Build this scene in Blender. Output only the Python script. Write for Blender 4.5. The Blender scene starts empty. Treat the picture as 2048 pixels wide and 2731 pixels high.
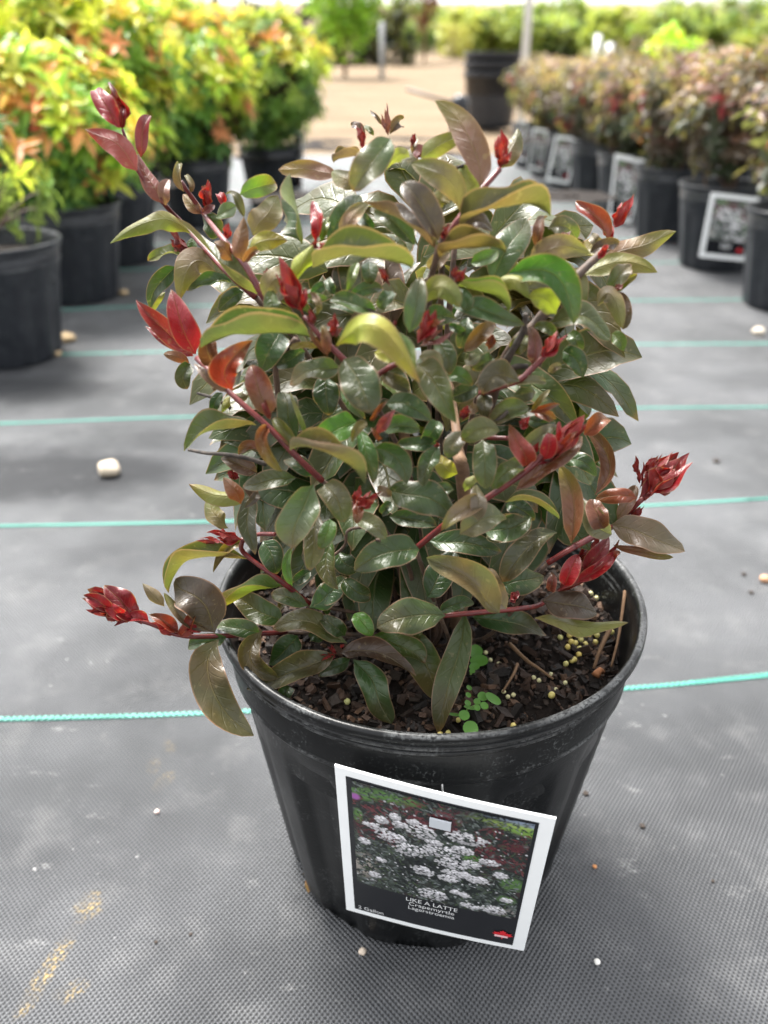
import bpy, bmesh, math, random
import numpy as np
from mathutils import Vector, Matrix, noise as mnoise

# ------------------------------------------------------------------ camera, sky, sun, exposure
W, HH = 2048.0, 2731.0            # the photograph's frame
FPX = 2200.0                      # focal length in photograph pixels
PITCH = math.atan((HH / 2 - 165.0) / FPX)
ROLL = 0.0015
EYE = 0.433
scene = bpy.context.scene
col = scene.collection
cam_data = bpy.data.cameras.new('camera')
cam = bpy.data.objects.new('camera', cam_data)
col.objects.link(cam)
cam.location = (0, 0, EYE)
cam.matrix_world = Matrix.Translation((0, 0, EYE)) @ Matrix.Rotation(math.pi / 2 - PITCH, 4, 'X') @ Matrix.Rotation(ROLL, 4, 'Z')
cam_data.sensor_fit = 'VERTICAL'
cam_data.sensor_height = 9.8
cam_data.sensor_width = 7.35
cam_data.lens = FPX / HH * 9.8
cam_data.clip_start = 0.02
cam_data.clip_end = 600
cam_data.dof.use_dof = True
cam_data.dof.focus_distance = 0.375
cam_data.dof.aperture_fstop = 1.9
scene.camera = cam

SUN_EL, SUN_AZ = math.radians(60), math.radians(-28)     # azimuth from +Y (ahead) towards +X
world = bpy.data.worlds.new('World')
scene.world = world
world.use_nodes = True
wn = world.node_tree
wn.nodes.clear()
w_out = wn.nodes.new('ShaderNodeOutputWorld')
w_bg = wn.nodes.new('ShaderNodeBackground')
w_sky = wn.nodes.new('ShaderNodeTexSky')
w_sky.sky_type = 'NISHITA'
w_sky.sun_disc = False
w_sky.sun_elevation = SUN_EL
w_sky.sun_rotation = SUN_AZ
w_sky.air_density = 1.0
w_sky.dust_density = 4.0
w_hsv = wn.nodes.new('ShaderNodeHueSaturation')
w_hsv.inputs['Saturation'].default_value = 0.12
wn.links.new(w_sky.outputs[0], w_hsv.inputs['Color'])
wn.links.new(w_hsv.outputs[0], w_bg.inputs['Color'])
w_bg.inputs['Strength'].default_value = 0.12
wn.links.new(w_bg.outputs[0], w_out.inputs['Surface'])

sun_data = bpy.data.lights.new('sun', 'SUN')
sun_data.energy = 2.4
sun_data.angle = math.radians(18)
sun_data.color = (1.0, 0.96, 0.9)
sun = bpy.data.objects.new('sun', sun_data)
col.objects.link(sun)
sdir = Vector((math.sin(SUN_AZ) * math.cos(SUN_EL), math.cos(SUN_AZ) * math.cos(SUN_EL), math.sin(SUN_EL)))
sun.rotation_euler = sdir.to_track_quat('Z', 'Y').to_euler()
scene.view_settings.view_transform = 'Standard'
scene.view_settings.look = 'None'
scene.view_settings.gamma = 1.0
scene.view_settings.use_curve_mapping = False
scene.view_settings.exposure = 2.4
scene.cycles.max_bounces = 8
scene.cycles.transparent_max_bounces = 8
scene.cycles.use_denoising = True

rng = random.Random(7)
nrs = np.random.RandomState(11)

# ------------------------------------------------------------------ helpers
def ray(px, py):
    """direction of a photograph pixel; its component along the view axis is 1"""
    x = (px - W / 2) / FPX
    y = -(py - HH / 2) / FPX
    c, s = math.cos(ROLL), math.sin(ROLL)
    x, y = c * x - s * y, s * x + c * y
    return Vector((x, math.cos(PITCH) + y * math.sin(PITCH), -math.sin(PITCH) + y * math.cos(PITCH)))

CAM = Vector((0, 0, EYE))

def at(px, py, depth):
    return CAM + ray(px, py) * depth

def on_plane(px, py, z=0.0):
    d = ray(px, py)
    return CAM + d * ((z - EYE) / d.z)

def mesh_obj(name, verts, faces, mat=None, parent=None, smooth=False, uvs=None, mats=None):
    me = bpy.data.meshes.new(name)
    me.from_pydata([tuple(v) for v in verts], [], faces)
    if uvs is not None:
        uvl = me.uv_layers.new(name='UVMap')
        idx = np.empty(len(me.loops), dtype=np.int32)
        me.loops.foreach_get('vertex_index', idx)
        uvl.data.foreach_set('uv', np.asarray(uvs, dtype=np.float32)[idx].ravel())
    if smooth:
        me.polygons.foreach_set('use_smooth', [True] * len(me.polygons))
    if mat is not None:
        me.materials.append(mat)
    me.update()
    o = bpy.data.objects.new(name, me)
    col.objects.link(o)
    if parent is not None:
        o.parent = parent
    return o

def empty(name, loc=(0, 0, 0), rz=0.0):
    o = bpy.data.objects.new(name, None)
    o.empty_display_size = 0.05
    col.objects.link(o)
    o.location = loc
    o.rotation_euler = (0, 0, rz)
    return o

def tag(o, label=None, cat=None, group=None, kind=None):
    if label: o['label'] = label
    if cat: o['category'] = cat
    if group: o['group'] = group
    if kind: o['kind'] = kind
    return o

def set_vcol(o, cols, name='col'):
    me = o.data
    a = me.color_attributes.new(name, 'FLOAT_COLOR', 'POINT')
    c = np.ones((len(me.vertices), 4), dtype=np.float32)
    c[:, :3] = np.asarray(cols, dtype=np.float32)
    a.data.foreach_set('color', c.ravel())

class MB:
    """collects shapes that form one mesh"""
    def __init__(self):
        self.v, self.f, self.c = [], [], []
    def add(self, verts, faces, color=None):
        n = len(self.v)
        self.v.extend(verts)
        self.f.extend([tuple(i + n for i in f) for f in faces])
        if color is not None:
            self.c.extend([color] * len(verts))
    def box(self, c, sx, sy, sz, rot=None, color=None):
        vs = []
        for dz in (-1, 1):
            for dx, dy in ((-1, -1), (1, -1), (1, 1), (-1, 1)):
                p = Vector((dx * sx / 2, dy * sy / 2, dz * sz / 2))
                if rot is not None: p = rot @ p
                vs.append(Vector(c) + p)
        self.add(vs, [(0, 3, 2, 1), (4, 5, 6, 7), (0, 1, 5, 4), (1, 2, 6, 5), (2, 3, 7, 6), (3, 0, 4, 7)], color)
    def tube(self, pts, radii, n=8, color=None, cap=True):
        vs, fs = [], []
        up = Vector((0.3, 0.2, 1)).normalized()
        for i, p in enumerate(pts):
            a = pts[max(i - 1, 0)]; b = pts[min(i + 1, len(pts) - 1)]
            t = (Vector(b) - Vector(a))
            t = t.normalized() if t.length > 1e-9 else Vector((0, 0, 1))
            s = t.cross(up)
            if s.length < 1e-3: s = t.cross(Vector((1, 0, 0)))
            s.normalize(); u = s.cross(t)
            r = radii[i] if hasattr(radii, '__len__') else radii
            for k in range(n):
                an = 2 * math.pi * k / n
                vs.append(Vector(p) + s * (math.cos(an) * r) + u * (math.sin(an) * r))
        for i in range(len(pts) - 1):
            for k in range(n):
                k2 = (k + 1) % n
                fs.append((i * n + k, i * n + k2, (i + 1) * n + k2, (i + 1) * n + k))
        if cap:
            fs.append(tuple(range(n - 1, -1, -1)))
            fs.append(tuple(range((len(pts) - 1) * n, len(pts) * n)))
        self.add(vs, fs, color)
    def lathe(self, prof, n=48, center=(0, 0, 0), rfun=None, color=None):
        vs, fs = [], []
        for (r, z) in prof:
            for k in range(n):
                an = 2 * math.pi * k / n
                rr = r if rfun is None else rfun(r, z, an)
                vs.append(Vector(center) + Vector((rr * math.cos(an), rr * math.sin(an), z)))
        for i in range(len(prof) - 1):
            for k in range(n):
                k2 = (k + 1) % n
                fs.append((i * n + k, i * n + k2, (i + 1) * n + k2, (i + 1) * n + k))
        self.add(vs, fs, color)
    def build(self, name, mat, parent=None, smooth=False, vcol=False):
        o = mesh_obj(name, self.v, self.f, mat, parent, smooth)
        if vcol: set_vcol(o, self.c)
        return o

def smooth_pts(pts, k=6):
    """Catmull-Rom through the given points"""
    P = [Vector(p) for p in pts]
    P = [P[0] * 2 - P[1]] + P + [P[-1] * 2 - P[-2]]
    out = []
    for i in range(1, len(P) - 2):
        for j in range(k):
            t = j / k
            a, b, c, d = P[i - 1], P[i], P[i + 1], P[i + 2]
            out.append(0.5 * ((2 * b) + (c - a) * t + (2 * a - 5 * b + 4 * c - d) * t * t + (3 * b - a - 3 * c + d) * t ** 3))
    out.append(P[-2])
    return out

# ------------------------------------------------------------------ materials
class NT:
    def __init__(self, name):
        self.m = bpy.data.materials.new(name)
        self.m.use_nodes = True
        self.t = self.m.node_tree
        self.t.nodes.clear()
        self.out = self.t.nodes.new('ShaderNodeOutputMaterial')
    def n(self, typ, **kw):
        nd = self.t.nodes.new(typ)
        for k, v in kw.items(): setattr(nd, k, v)
        return nd
    def l(self, a, b): self.t.links.new(a, b)
    def val(self, sock, v):
        if isinstance(v, bpy.types.NodeSocket): self.l(v, sock)
        else: sock.default_value = v
    def math(self, op, a, b=None, c=None, clamp=False):
        nd = self.n('ShaderNodeMath', operation=op, use_clamp=clamp)
        self.val(nd.inputs[0], a)
        if b is not None: self.val(nd.inputs[1], b)
        if c is not None: self.val(nd.inputs[2], c)
        return nd.outputs[0]
    def mix(self, f, a, b, blend='MIX'):
        nd = self.n('ShaderNodeMix', data_type='RGBA', blend_type=blend)
        self.val(nd.inputs[0], f)
        for s, v in ((nd.inputs[6], a), (nd.inputs[7], b)):
            if isinstance(v, bpy.types.NodeSocket): self.l(v, s)
            else: s.default_value = (v[0], v[1], v[2], 1)
        return nd.outputs[2]
    def noise(self, vec, scale, detail=3, rough=0.5, dist=0.0):
        nd = self.n('ShaderNodeTexNoise')
        if vec is not None: self.l(vec, nd.inputs['Vector'])
        nd.inputs['Scale'].default_value = scale
        nd.inputs['Detail'].default_value = detail
        nd.inputs['Roughness'].default_value = rough
        nd.inputs['Distortion'].default_value = dist
        return nd.outputs[0]
    def ramp(self, f, a, b):
        nd = self.n('ShaderNodeMapRange', interpolation_type='SMOOTHSTEP')
        self.l(f, nd.inputs[0])
        nd.inputs[1].default_value = a; nd.inputs[2].default_value = b
        return nd.outputs[0]
    def obj_co(self): return self.n('ShaderNodeTexCoord').outputs['Object']
    def uv(self): return self.n('ShaderNodeTexCoord').outputs['UV']
    def sep(self, v):
        nd = self.n('ShaderNodeSeparateXYZ'); self.l(v, nd.inputs[0]); return nd.outputs
    def bump(self, h, strength=0.5, dist=0.001):
        nd = self.n('ShaderNodeBump')
        nd.inputs['Strength'].default_value = strength
        nd.inputs['Distance'].default_value = dist
        self.l(h, nd.inputs['Height'])
        return nd.outputs[0]
    def pbsdf(self, color, rough=0.5, spec=0.5, normal=None, metal=0.0, coat=0.0):
        nd = self.n('ShaderNodeBsdfPrincipled')
        if isinstance(color, bpy.types.NodeSocket): self.l(color, nd.inputs['Base Color'])
        else: nd.inputs['Base Color'].default_value = (color[0], color[1], color[2], 1)
        self.val(nd.inputs['Roughness'], rough)
        self.val(nd.inputs['Specular IOR Level'], spec)
        nd.inputs['Metallic'].default_value = metal
        nd.inputs['Coat Weight'].default_value = coat
        if normal is not None: self.l(normal, nd.inputs['Normal'])
        return nd.outputs[0]
    def surf(self, s):
        self.l(s, self.out.inputs['Surface']); return self.m

def simple(name, color, rough=0.6, spec=0.5, nscale=None, namp=0.25, bump=0.0, metal=0.0):
    t = NT(name)
    if nscale is None: return t.surf(t.pbsdf(color, rough, spec, metal=metal))
    co = t.obj_co()
    n = t.noise(co, nscale, 4, 0.6)
    dark = tuple(c * (1 - namp) for c in color); lite = tuple(min(1, c * (1 + namp)) for c in color)
    c = t.mix(n, dark, lite)
    nm = t.bump(n, 0.6, bump) if bump else None
    return t.surf(t.pbsdf(c, rough, spec, nm, metal))

def leaf_material(name, veins=True, rough=0.34, trans=0.36, vcol=False):
    t = NT(name)
    if vcol:
        a = t.n('ShaderNodeAttribute', attribute_name='col')
        up = a.outputs['Color']
        un = t.mix(0.35, up, (0.35, 0.33, 0.12))
    else:
        up = t.n('ShaderNodeObjectInfo').outputs['Color']
        un = t.n('ShaderNodeAttribute', attribute_type='OBJECT', attribute_name='under').outputs['Color']
    geo = t.n('ShaderNodeNewGeometry')
    base = t.mix(geo.outputs['Backfacing'], up, un)
    nrm = None
    if veins:
        u = t.sep(t.uv())
        s, v = u[0], u[1]                       # s along the midrib, v -1..1 across (stored 0..1)
        av = t.math('ABSOLUTE', t.math('MULTIPLY_ADD', v, 2.0, -1.0))
        mid = t.math('SUBTRACT', 1.0, t.ramp(av, 0.0, 0.075))
        ph = t.math('SUBTRACT', t.math('MULTIPLY', s, 8.0), t.math('MULTIPLY', t.math('POWER', av, 0.8), 1.5))
        fr = t.math('ABSOLUTE', t.math('SUBTRACT', t.math('FRACT', ph), 0.5))
        side = t.math('MULTIPLY', t.math('SUBTRACT', 1.0, t.ramp(fr, 0.0, 0.11)), t.math('SUBTRACT', 1.0, t.ramp(av, 0.55, 0.95)))
        edge = t.ramp(av, 0.90, 0.985)
        co = t.obj_co()
        blot = t.noise(co, 90, 3, 0.55)
        big = t.noise(co, 38, 2, 0.5)
        if not vcol:
            tip = t.n('ShaderNodeAttribute', attribute_type='OBJECT', attribute_name='tip').outputs['Color']
            gr = t.math('ADD', s, t.math('MULTIPLY_ADD', big, 1.1, -0.55))
            base = t.mix(t.math('MULTIPLY', t.ramp(gr, 0.35, 1.0), 0.55), base, tip)
        base = t.mix(t.math('MULTIPLY', t.ramp(big, 0.42, 0.68), 0.55), base, t.mix(1.0, base, (1.25, 0.72, 0.55), 'MULTIPLY'))
        base = t.mix(t.math('MULTIPLY', t.ramp(blot, 0.35, 0.75), 0.35), base, t.mix(1.0, base, (0.62, 0.75, 0.6), 'MULTIPLY'))
        lite = t.mix(1.0, t.mix(0.4, base, (0.20, 0.17, 0.10)), (1.3, 1.25, 1.1), 'MULTIPLY')
        base = t.mix(t.math('MULTIPLY', side, 0.10), base, lite)
        base = t.mix(t.math('MULTIPLY', mid, 0.6), base, lite)
        base = t.mix(t.math('MULTIPLY', edge, 0.6), base, (0.27, 0.15, 0.10))
        spot = t.ramp(t.noise(co, 420, 1, 0.4), 0.68, 0.74)
        base = t.mix(t.math('MULTIPLY', spot, 0.16), base, (0.34, 0.27, 0.15))
        crisp = t.math('MULTIPLY', t.ramp(s, 0.90, 0.99), t.ramp(big, 0.42, 0.60))
        base = t.mix(t.math('MULTIPLY', crisp, 0.85), base, (0.16, 0.085, 0.035))
        h = t.math('ADD', t.math('MULTIPLY', mid, -0.8), t.math('MULTIPLY', side, -0.22))
        h = t.math('ADD', h, t.math('MULTIPLY', t.noise(co, 170, 3, 0.55), 1.2))
        nrm = t.bump(h, 0.6, 0.0009)
        rr = t.math('MULTIPLY_ADD', blot, 0.25, rough - 0.1)
    else:
        rr = rough
    # the underside is matt
    rr = t.math('ADD', rr, t.math('MULTIPLY', geo.outputs['Backfacing'], 0.15))
    p = t.pbsdf(base, rr, 0.47 if veins else 0.38, nrm)
    tr = t.n('ShaderNodeBsdfTranslucent')
    t.l(t.mix(1.0, base, ((1.25, 1.45, 0.65) if not vcol else (1.3, 1.35, 0.85)), 'MULTIPLY'), tr.inputs['Color'])
    if nrm is not None: t.l(nrm, tr.inputs['Normal'])
    mx = t.n('ShaderNodeMixShader')
    mx.inputs[0].default_value = trans
    t.l(p, mx.inputs[1]); t.l(tr.outputs[0], mx.inputs[2])
    return t.surf(mx.outputs[0])

M = {}
M['leaf'] = leaf_material('leaf_surface')
M['leaf_far'] = leaf_material('leaf_far_surface', veins=False, vcol=True, rough=0.42, trans=0.42)
M['leaf_tree'] = leaf_material('tree_leaf_surface', veins=False, vcol=True, rough=0.6, trans=0.4)

def stem_mat(name, a, b, scale=160, rough=0.5):
    t = NT(name)
    co = t.obj_co()
    n = t.noise(co, scale, 4, 0.6)
    return t.surf(t.pbsdf(t.mix(t.ramp(n, 0.3, 0.7), a, b), rough, 0.5, t.bump(n, 0.5, 0.0006)))
M['stem_red'] = stem_mat('red_stem_bark', (0.065, 0.004, 0.006), (0.125, 0.014, 0.011), 220, 0.42)
M['stem_brown'] = stem_mat('brown_stem_bark', (0.035, 0.022, 0.015), (0.09, 0.05, 0.03), 200, 0.7)
M['stem_tan'] = stem_mat('tan_stem_bark', (0.10, 0.055, 0.030), (0.19, 0.11, 0.06), 160, 0.75)
M['twig_dark'] = stem_mat('dark_twig_bark', (0.018, 0.015, 0.012), (0.06, 0.045, 0.035), 300, 0.8)

def pot_mat(name, base, dust):
    t = NT(name)
    co = t.obj_co()
    n1 = t.noise(co, 28, 4, 0.6)
    x = t.sep(co)
    ang = t.math('ARCTAN2', x[1], x[0])
    cmb = t.n('ShaderNodeCombineXYZ')
    t.l(t.math('MULTIPLY', ang, 3.0), cmb.inputs[0]); t.l(t.math('MULTIPLY', x[2], 4.0), cmb.inputs[2])
    streak = t.noise(cmb.outputs[0], 6.0, 3, 0.6)
    fine = t.noise(co, 700, 2, 0.6)
    d = t.math('MULTIPLY', t.ramp(n1, 0.35, 0.8), t.ramp(fine, 0.35, 0.7))
    # worn, whitish scuffs along the rim ridges
    scuff = t.math('MULTIPLY', t.ramp(fine, 0.55, 0.68), t.ramp(t.noise(co, 60, 2), 0.45, 0.6))
    c = t.mix(t.math('MULTIPLY', d, 0.6), base, dust)
    c = t.mix(t.math('MULTIPLY', scuff, 0.25), c, (0.20, 0.21, 0.21))
    c = t.mix(t.math('MULTIPLY', t.ramp(streak, 0.5, 0.75), 0.25), c, dust)
    for z0, wd in ((0.1552, 0.0018), (0.1747, 0.0013), (0.1787, 0.0013), (0.1871, 0.0012)):
        near = t.math('SUBTRACT', 1.0, t.ramp(t.math('ABSOLUTE', t.math('SUBTRACT', x[2], z0)), 0.0, wd))
        dl = t.math('MULTIPLY', near, t.math('MULTIPLY', t.ramp(t.noise(co, 45, 3, 0.6), 0.40, 0.62), t.ramp(fine, 0.32, 0.55)))
        c = t.mix(t.math('MULTIPLY', dl, 0.6), c, (0.16, 0.165, 0.165))
    splash = t.ramp(t.noise(co, 130, 3, 0.6), 0.70, 0.76)
    c = t.mix(t.math('MULTIPLY', splash, 0.25), c, (0.12, 0.12, 0.115))
    r = t.math('MULTIPLY_ADD', n1, 0.22, 0.22)
    return t.surf(t.pbsdf(c, r, 0.30, t.bump(fine, 0.25, 0.0003)))
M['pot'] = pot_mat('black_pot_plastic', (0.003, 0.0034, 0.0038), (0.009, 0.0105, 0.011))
M['pot_far'] = pot_mat('sky_glossed_pot_plastic', (0.016, 0.018, 0.022), (0.042, 0.046, 0.054))  # lighter copy of the pot plastic, sky gloss painted into its colours
M['soil'] = simple('potting_soil_surface', (0.009, 0.006, 0.0045), 0.95, 0.2, 260, 0.6, 0.003)
M['twig_tan'] = simple('dry_twig_wood', (0.17, 0.10, 0.055), 0.8, 0.3, 300, 0.4)
M['straw'] = simple('straw', (0.40, 0.27, 0.14), 0.7, 0.3, 300, 0.3)

def chip_mat():
    t = NT('bark_chip_surface')
    a = t.n('ShaderNodeAttribute', attribute_name='col')
    n = t.noise(t.obj_co(), 500, 3, 0.6)
    c = t.mix(n, t.mix(1.0, a.outputs['Color'], (0.5, 0.5, 0.5), 'MULTIPLY'), t.mix(1.0, a.outputs['Color'], (1.4, 1.4, 1.4), 'MULTIPLY'))
    return t.surf(t.pbsdf(c, 0.75, 0.35, t.bump(n, 0.6, 0.001)))
M['chips'] = chip_mat()

def flat_vcol(name, rough=0.5, spec=0.4):
    t = NT(name)
    a = t.n('ShaderNodeAttribute', attribute_name='col')
    return t.surf(t.pbsdf(a.outputs['Color'], rough, spec))
M['print'] = flat_vcol('card_print', 0.25, 0.5)

# ------------------------------------------------------------------ ground: gravel lot, woven ground cloth with turquoise stripes
def ground_z(y):
    """flat by the pots, then the lot climbs gently away"""
    if y < 5: return 0.0
    if y < 22: return 0.30 * ((y - 5) / 17.0) ** 1.3
    return 0.30 + (y - 22) * 0.030 + 0.0001 * (y - 22) ** 2

gm = NT('gravel_surface')
gco = gm.obj_co()
g1 = gm.noise(gco, 1.3, 5, 0.65)
g2 = gm.noise(gco, 45, 4, 0.7)
g3 = gm.noise(gco, 0.25, 3, 0.5)
gcx = gm.n('ShaderNodeMapping'); gm.l(gco, gcx.inputs['Vector']); gcx.inputs['Scale'].default_value = (0.25, 1.0, 1.0)
g4 = gm.noise(gcx.outputs[0], 1.1, 4, 0.6)
gc = gm.mix(gm.ramp(g1, 0.3, 0.7), (0.115, 0.080, 0.046), (0.16, 0.114, 0.068))
gc = gm.mix(gm.math('MULTIPLY', gm.ramp(g4, 0.45, 0.75), 0.5), gc, (0.25, 0.19, 0.125))
gc = gm.mix(gm.math('MULTIPLY', gm.ramp(g2, 0.4, 0.75), 0.5), gc, (0.13, 0.10, 0.07))
gm.surf(gm.pbsdf(gc, 0.95, 0.2, gm.bump(g2, 0.7, 0.02)))
M['gravel'] = gm.m

ys = [-6, -2, 0, 2, 4, 5, 6, 8, 10, 13, 16, 19, 22, 26, 30, 36, 44, 55, 70, 90, 130, 200, 300]
xs = [-200, -80, -40, -20, -10, -5, -2, 0, 2, 5, 10, 20, 40, 80, 200]
gv, gf = [], []
for y in ys:
    for x in xs: gv.append((x, y, ground_z(y) - 0.02))
nx = len(xs)
for j in range(len(ys) - 1):
    for i in range(nx - 1):
        gf.append((j * nx + i, j * nx + i + 1, (j + 1) * nx + i + 1, (j + 1) * nx + i))
ground = tag(mesh_obj('ground', gv, gf, M['gravel'], smooth=True), 'tan gravel lot that spreads behind the rows of pots', 'ground', kind='structure')

YAW = 0.068
def cloth_material():
    t = NT('woven_ground_cloth')
    co = t.obj_co()
    x = t.sep(co)
    wob = t.noise(co, 3.0, 2, 0.5)
    ux = t.math('ADD', t.math('MULTIPLY', x[0], 1 / 0.00150), t.math('MULTIPLY', wob, 6.0))
    vy = t.math('ADD', t.math('MULTIPLY', x[1], 1 / 0.00185), t.math('MULTIPLY', wob, 5.0))
    su = t.math('SINE', t.math('MULTIPLY', ux, math.pi)); sv = t.math('SINE', t.math('MULTIPLY', vy, math.pi))
    h = t.math('MULTIPLY', su, sv)
    gap = t.math('SUBTRACT', 1.0, t.ramp(h, -0.75, 0.05))
    big = t.noise(co, 4.0, 4, 0.6)
    dirt = t.noise(co, 22, 5, 0.65)
    c = t.mix(t.ramp(big, 0.3, 0.7), (0.038, 0.040, 0.043), (0.098, 0.101, 0.107))
    c = t.mix(t.math('MULTIPLY', t.ramp(dirt, 0.48, 0.75), 0.28), c, (0.20, 0.20, 0.20))
    c = t.mix(t.math('MULTIPLY', gap, 0.85), c, (0.012, 0.0125, 0.0135))
    # dark patches: wet cloth, with left pots' shade and weaker sky reflection painted in
    damp_shade = None
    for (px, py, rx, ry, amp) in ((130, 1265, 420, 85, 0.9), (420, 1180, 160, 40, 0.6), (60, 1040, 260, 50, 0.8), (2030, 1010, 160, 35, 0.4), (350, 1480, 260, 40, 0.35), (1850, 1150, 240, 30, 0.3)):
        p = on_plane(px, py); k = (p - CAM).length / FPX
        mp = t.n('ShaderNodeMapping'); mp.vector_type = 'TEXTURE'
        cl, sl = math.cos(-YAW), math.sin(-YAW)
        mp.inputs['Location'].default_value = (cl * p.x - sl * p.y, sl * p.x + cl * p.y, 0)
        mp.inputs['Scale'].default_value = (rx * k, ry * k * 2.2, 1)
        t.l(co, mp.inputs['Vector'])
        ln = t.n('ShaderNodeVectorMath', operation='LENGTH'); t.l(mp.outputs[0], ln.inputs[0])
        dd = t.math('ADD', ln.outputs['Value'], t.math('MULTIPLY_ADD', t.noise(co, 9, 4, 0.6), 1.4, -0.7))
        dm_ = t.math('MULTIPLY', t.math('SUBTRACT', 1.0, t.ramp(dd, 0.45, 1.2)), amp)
        damp_shade = dm_ if damp_shade is None else t.math('MAXIMUM', damp_shade, dm_)
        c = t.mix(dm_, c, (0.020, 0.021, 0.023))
    # chalky smears and spatter
    sm = t.n('ShaderNodeMapping'); t.l(co, sm.inputs['Vector'])
    sm.inputs['Rotation'].default_value = (0, 0, 0.7); sm.inputs['Scale'].default_value = (1.0, 2.2, 1.0)
    smear = t.ramp(t.noise(sm.outputs[0], 26, 5, 0.7), 0.60, 0.78)
    spat = t.ramp(t.noise(co, 150, 2, 0.5), 0.70, 0.78)
    patch = t.ramp(t.noise(co, 7, 2, 0.5), 0.48, 0.66)
    white = t.math('MULTIPLY', t.math('MAXIMUM', smear, t.math('MULTIPLY', spat, 0.8)), t.math('MULTIPLY_ADD', patch, 0.8, 0.2))
    white = t.math('MULTIPLY', white, t.math('MULTIPLY_ADD', t.ramp(h, -0.3, 0.5), 0.6, 0.4))
    c = t.mix(t.math('MULTIPLY', white, 0.7), c, (0.55, 0.55, 0.54))
    # dry yellow pollen stains, each with a shape of its own
    yel = None
    for (px, py, rx, ry, rot, amp) in ((240, 2410, 40, 34, 0.3, 1.0), (125, 2590, 26, 75, -0.35, 0.9), (190, 2640, 42, 22, 0.3, 0.5),
                                       (180, 2500, 18, 60, -0.5, 0.25), (435, 2085, 22, 30, -0.5, 0.45), (410, 2040, 20, 30, 0, 0.2), (450, 1990, 16, 26, 0.5, 0.2)):
        p = on_plane(px, py)
        k = (p - CAM).length / FPX
        mp = t.n('ShaderNodeMapping'); mp.vector_type = 'TEXTURE'
        cl, sl = math.cos(-YAW), math.sin(-YAW)
        mp.inputs['Location'].default_value = (cl * p.x - sl * p.y, sl * p.x + cl * p.y, 0)
        mp.inputs['Rotation'].default_value = (0, 0, rot)
        mp.inputs['Scale'].default_value = (rx * k, ry * k * 1.25, 1)
        t.l(co, mp.inputs['Vector'])
        ln = t.n('ShaderNodeVectorMath', operation='LENGTH'); t.l(mp.outputs[0], ln.inputs[0])
        d = t.math('ADD', ln.outputs['Value'], t.math('MULTIPLY_ADD', dirt, 2.0, -1.0))
        m = t.math('MULTIPLY', t.math('SUBTRACT', 1.0, t.ramp(d, 0.55, 1.1)), amp)
        yel = m if yel is None else t.math('MAXIMUM', yel, m)
    grain = t.math('MULTIPLY', t.ramp(t.noise(co, 420, 2, 0.5), 0.45, 0.62), t.ramp(t.noise(co, 60, 3, 0.6), 0.35, 0.6))
    c = t.mix(t.math('MULTIPLY', yel, t.math('MULTIPLY_ADD', grain, 0.55, 0.03)), c, (0.36, 0.25, 0.075))
    r = t.math('MULTIPLY_ADD', big, 0.25, 0.36)
    swell = t.math('ADD', t.noise(co, 4.5, 3, 0.5), t.math('MULTIPLY', t.noise(co, 14, 2, 0.5), 0.25))
    b1 = t.n('ShaderNodeBump'); b1.inputs['Strength'].default_value = 0.6; b1.inputs['Distance'].default_value = 0.012; t.l(swell, b1.inputs['Height'])
    b2 = t.n('ShaderNodeBump'); b2.inputs['Strength'].default_value = 0.85; b2.inputs['Distance'].default_value = 0.0008; t.l(h, b2.inputs['Height']); t.l(b1.outputs[0], b2.inputs['Normal'])
    return t.surf(t.pbsdf(c, r, t.math('MULTIPLY_ADD', damp_shade, -0.22, 0.34), b2.outputs[0]))
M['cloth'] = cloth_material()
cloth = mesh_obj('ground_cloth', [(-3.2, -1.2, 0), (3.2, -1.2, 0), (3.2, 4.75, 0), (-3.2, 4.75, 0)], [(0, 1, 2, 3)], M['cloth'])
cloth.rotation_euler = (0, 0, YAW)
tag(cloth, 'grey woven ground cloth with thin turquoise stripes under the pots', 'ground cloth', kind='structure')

M['teal'] = simple('turquoise_tape', (0.085, 0.33, 0.265), 0.5, 0.4, 400, 0.25)
def stripe(pts, near):
    """one turquoise stripe: slanted tape pads woven in two rows"""
    b = MB()
    P = [Vector((p[0], p[1], 0)) for p in pts]
    if near: P = smooth_pts(P, 10)
    step = 0.0046 if near else 0.02
    L = [0.0]
    for i in range(1, len(P)): L.append(L[-1] + (P[i] - P[i - 1]).length)
    s, j = 0.0, 0
    while s < L[-1] - step:
        while L[j + 1] < s: j += 1
        t = (P[j + 1] - P[j]).normalized(); q = P[j] + t * (s - L[j]); n = Vector((-t.y, t.x, 0))
        for side in (-1, 1):
            o = q + n * (side * 0.00105) + t * (step * 0.5 if side > 0 else 0)
            a = t * (step * (0.36 if near else 0.5)); w = n * 0.00115; sl = t * (0.0011 * side)
            vs = []
            for (zz, k) in ((0.0004, 1.0), (0.0012, 0.72)):
                for (i1, i2) in ((-1, -1), (1, -1), (1, 1), (-1, 1)):
                    vs.append(o + a * (i1 * k) + w * (i2 * k) + sl * i2 + Vector((0, 0, zz)))
            b.add(vs, [(4, 5, 6, 7), (0, 1, 5, 4), (1, 2, 6, 5), (2, 3, 7, 6), (3, 0, 4, 7)])
        s += step
    o = b.build('stripe', M['teal'], cloth, smooth=False)
    o.matrix_parent_inverse = Matrix.Rotation(-YAW, 4, 'Z')
    tag(o, kind='stuff')
    return o
def gp(px, py):
    p = on_plane(px, py); return (p.x, p.y)
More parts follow.
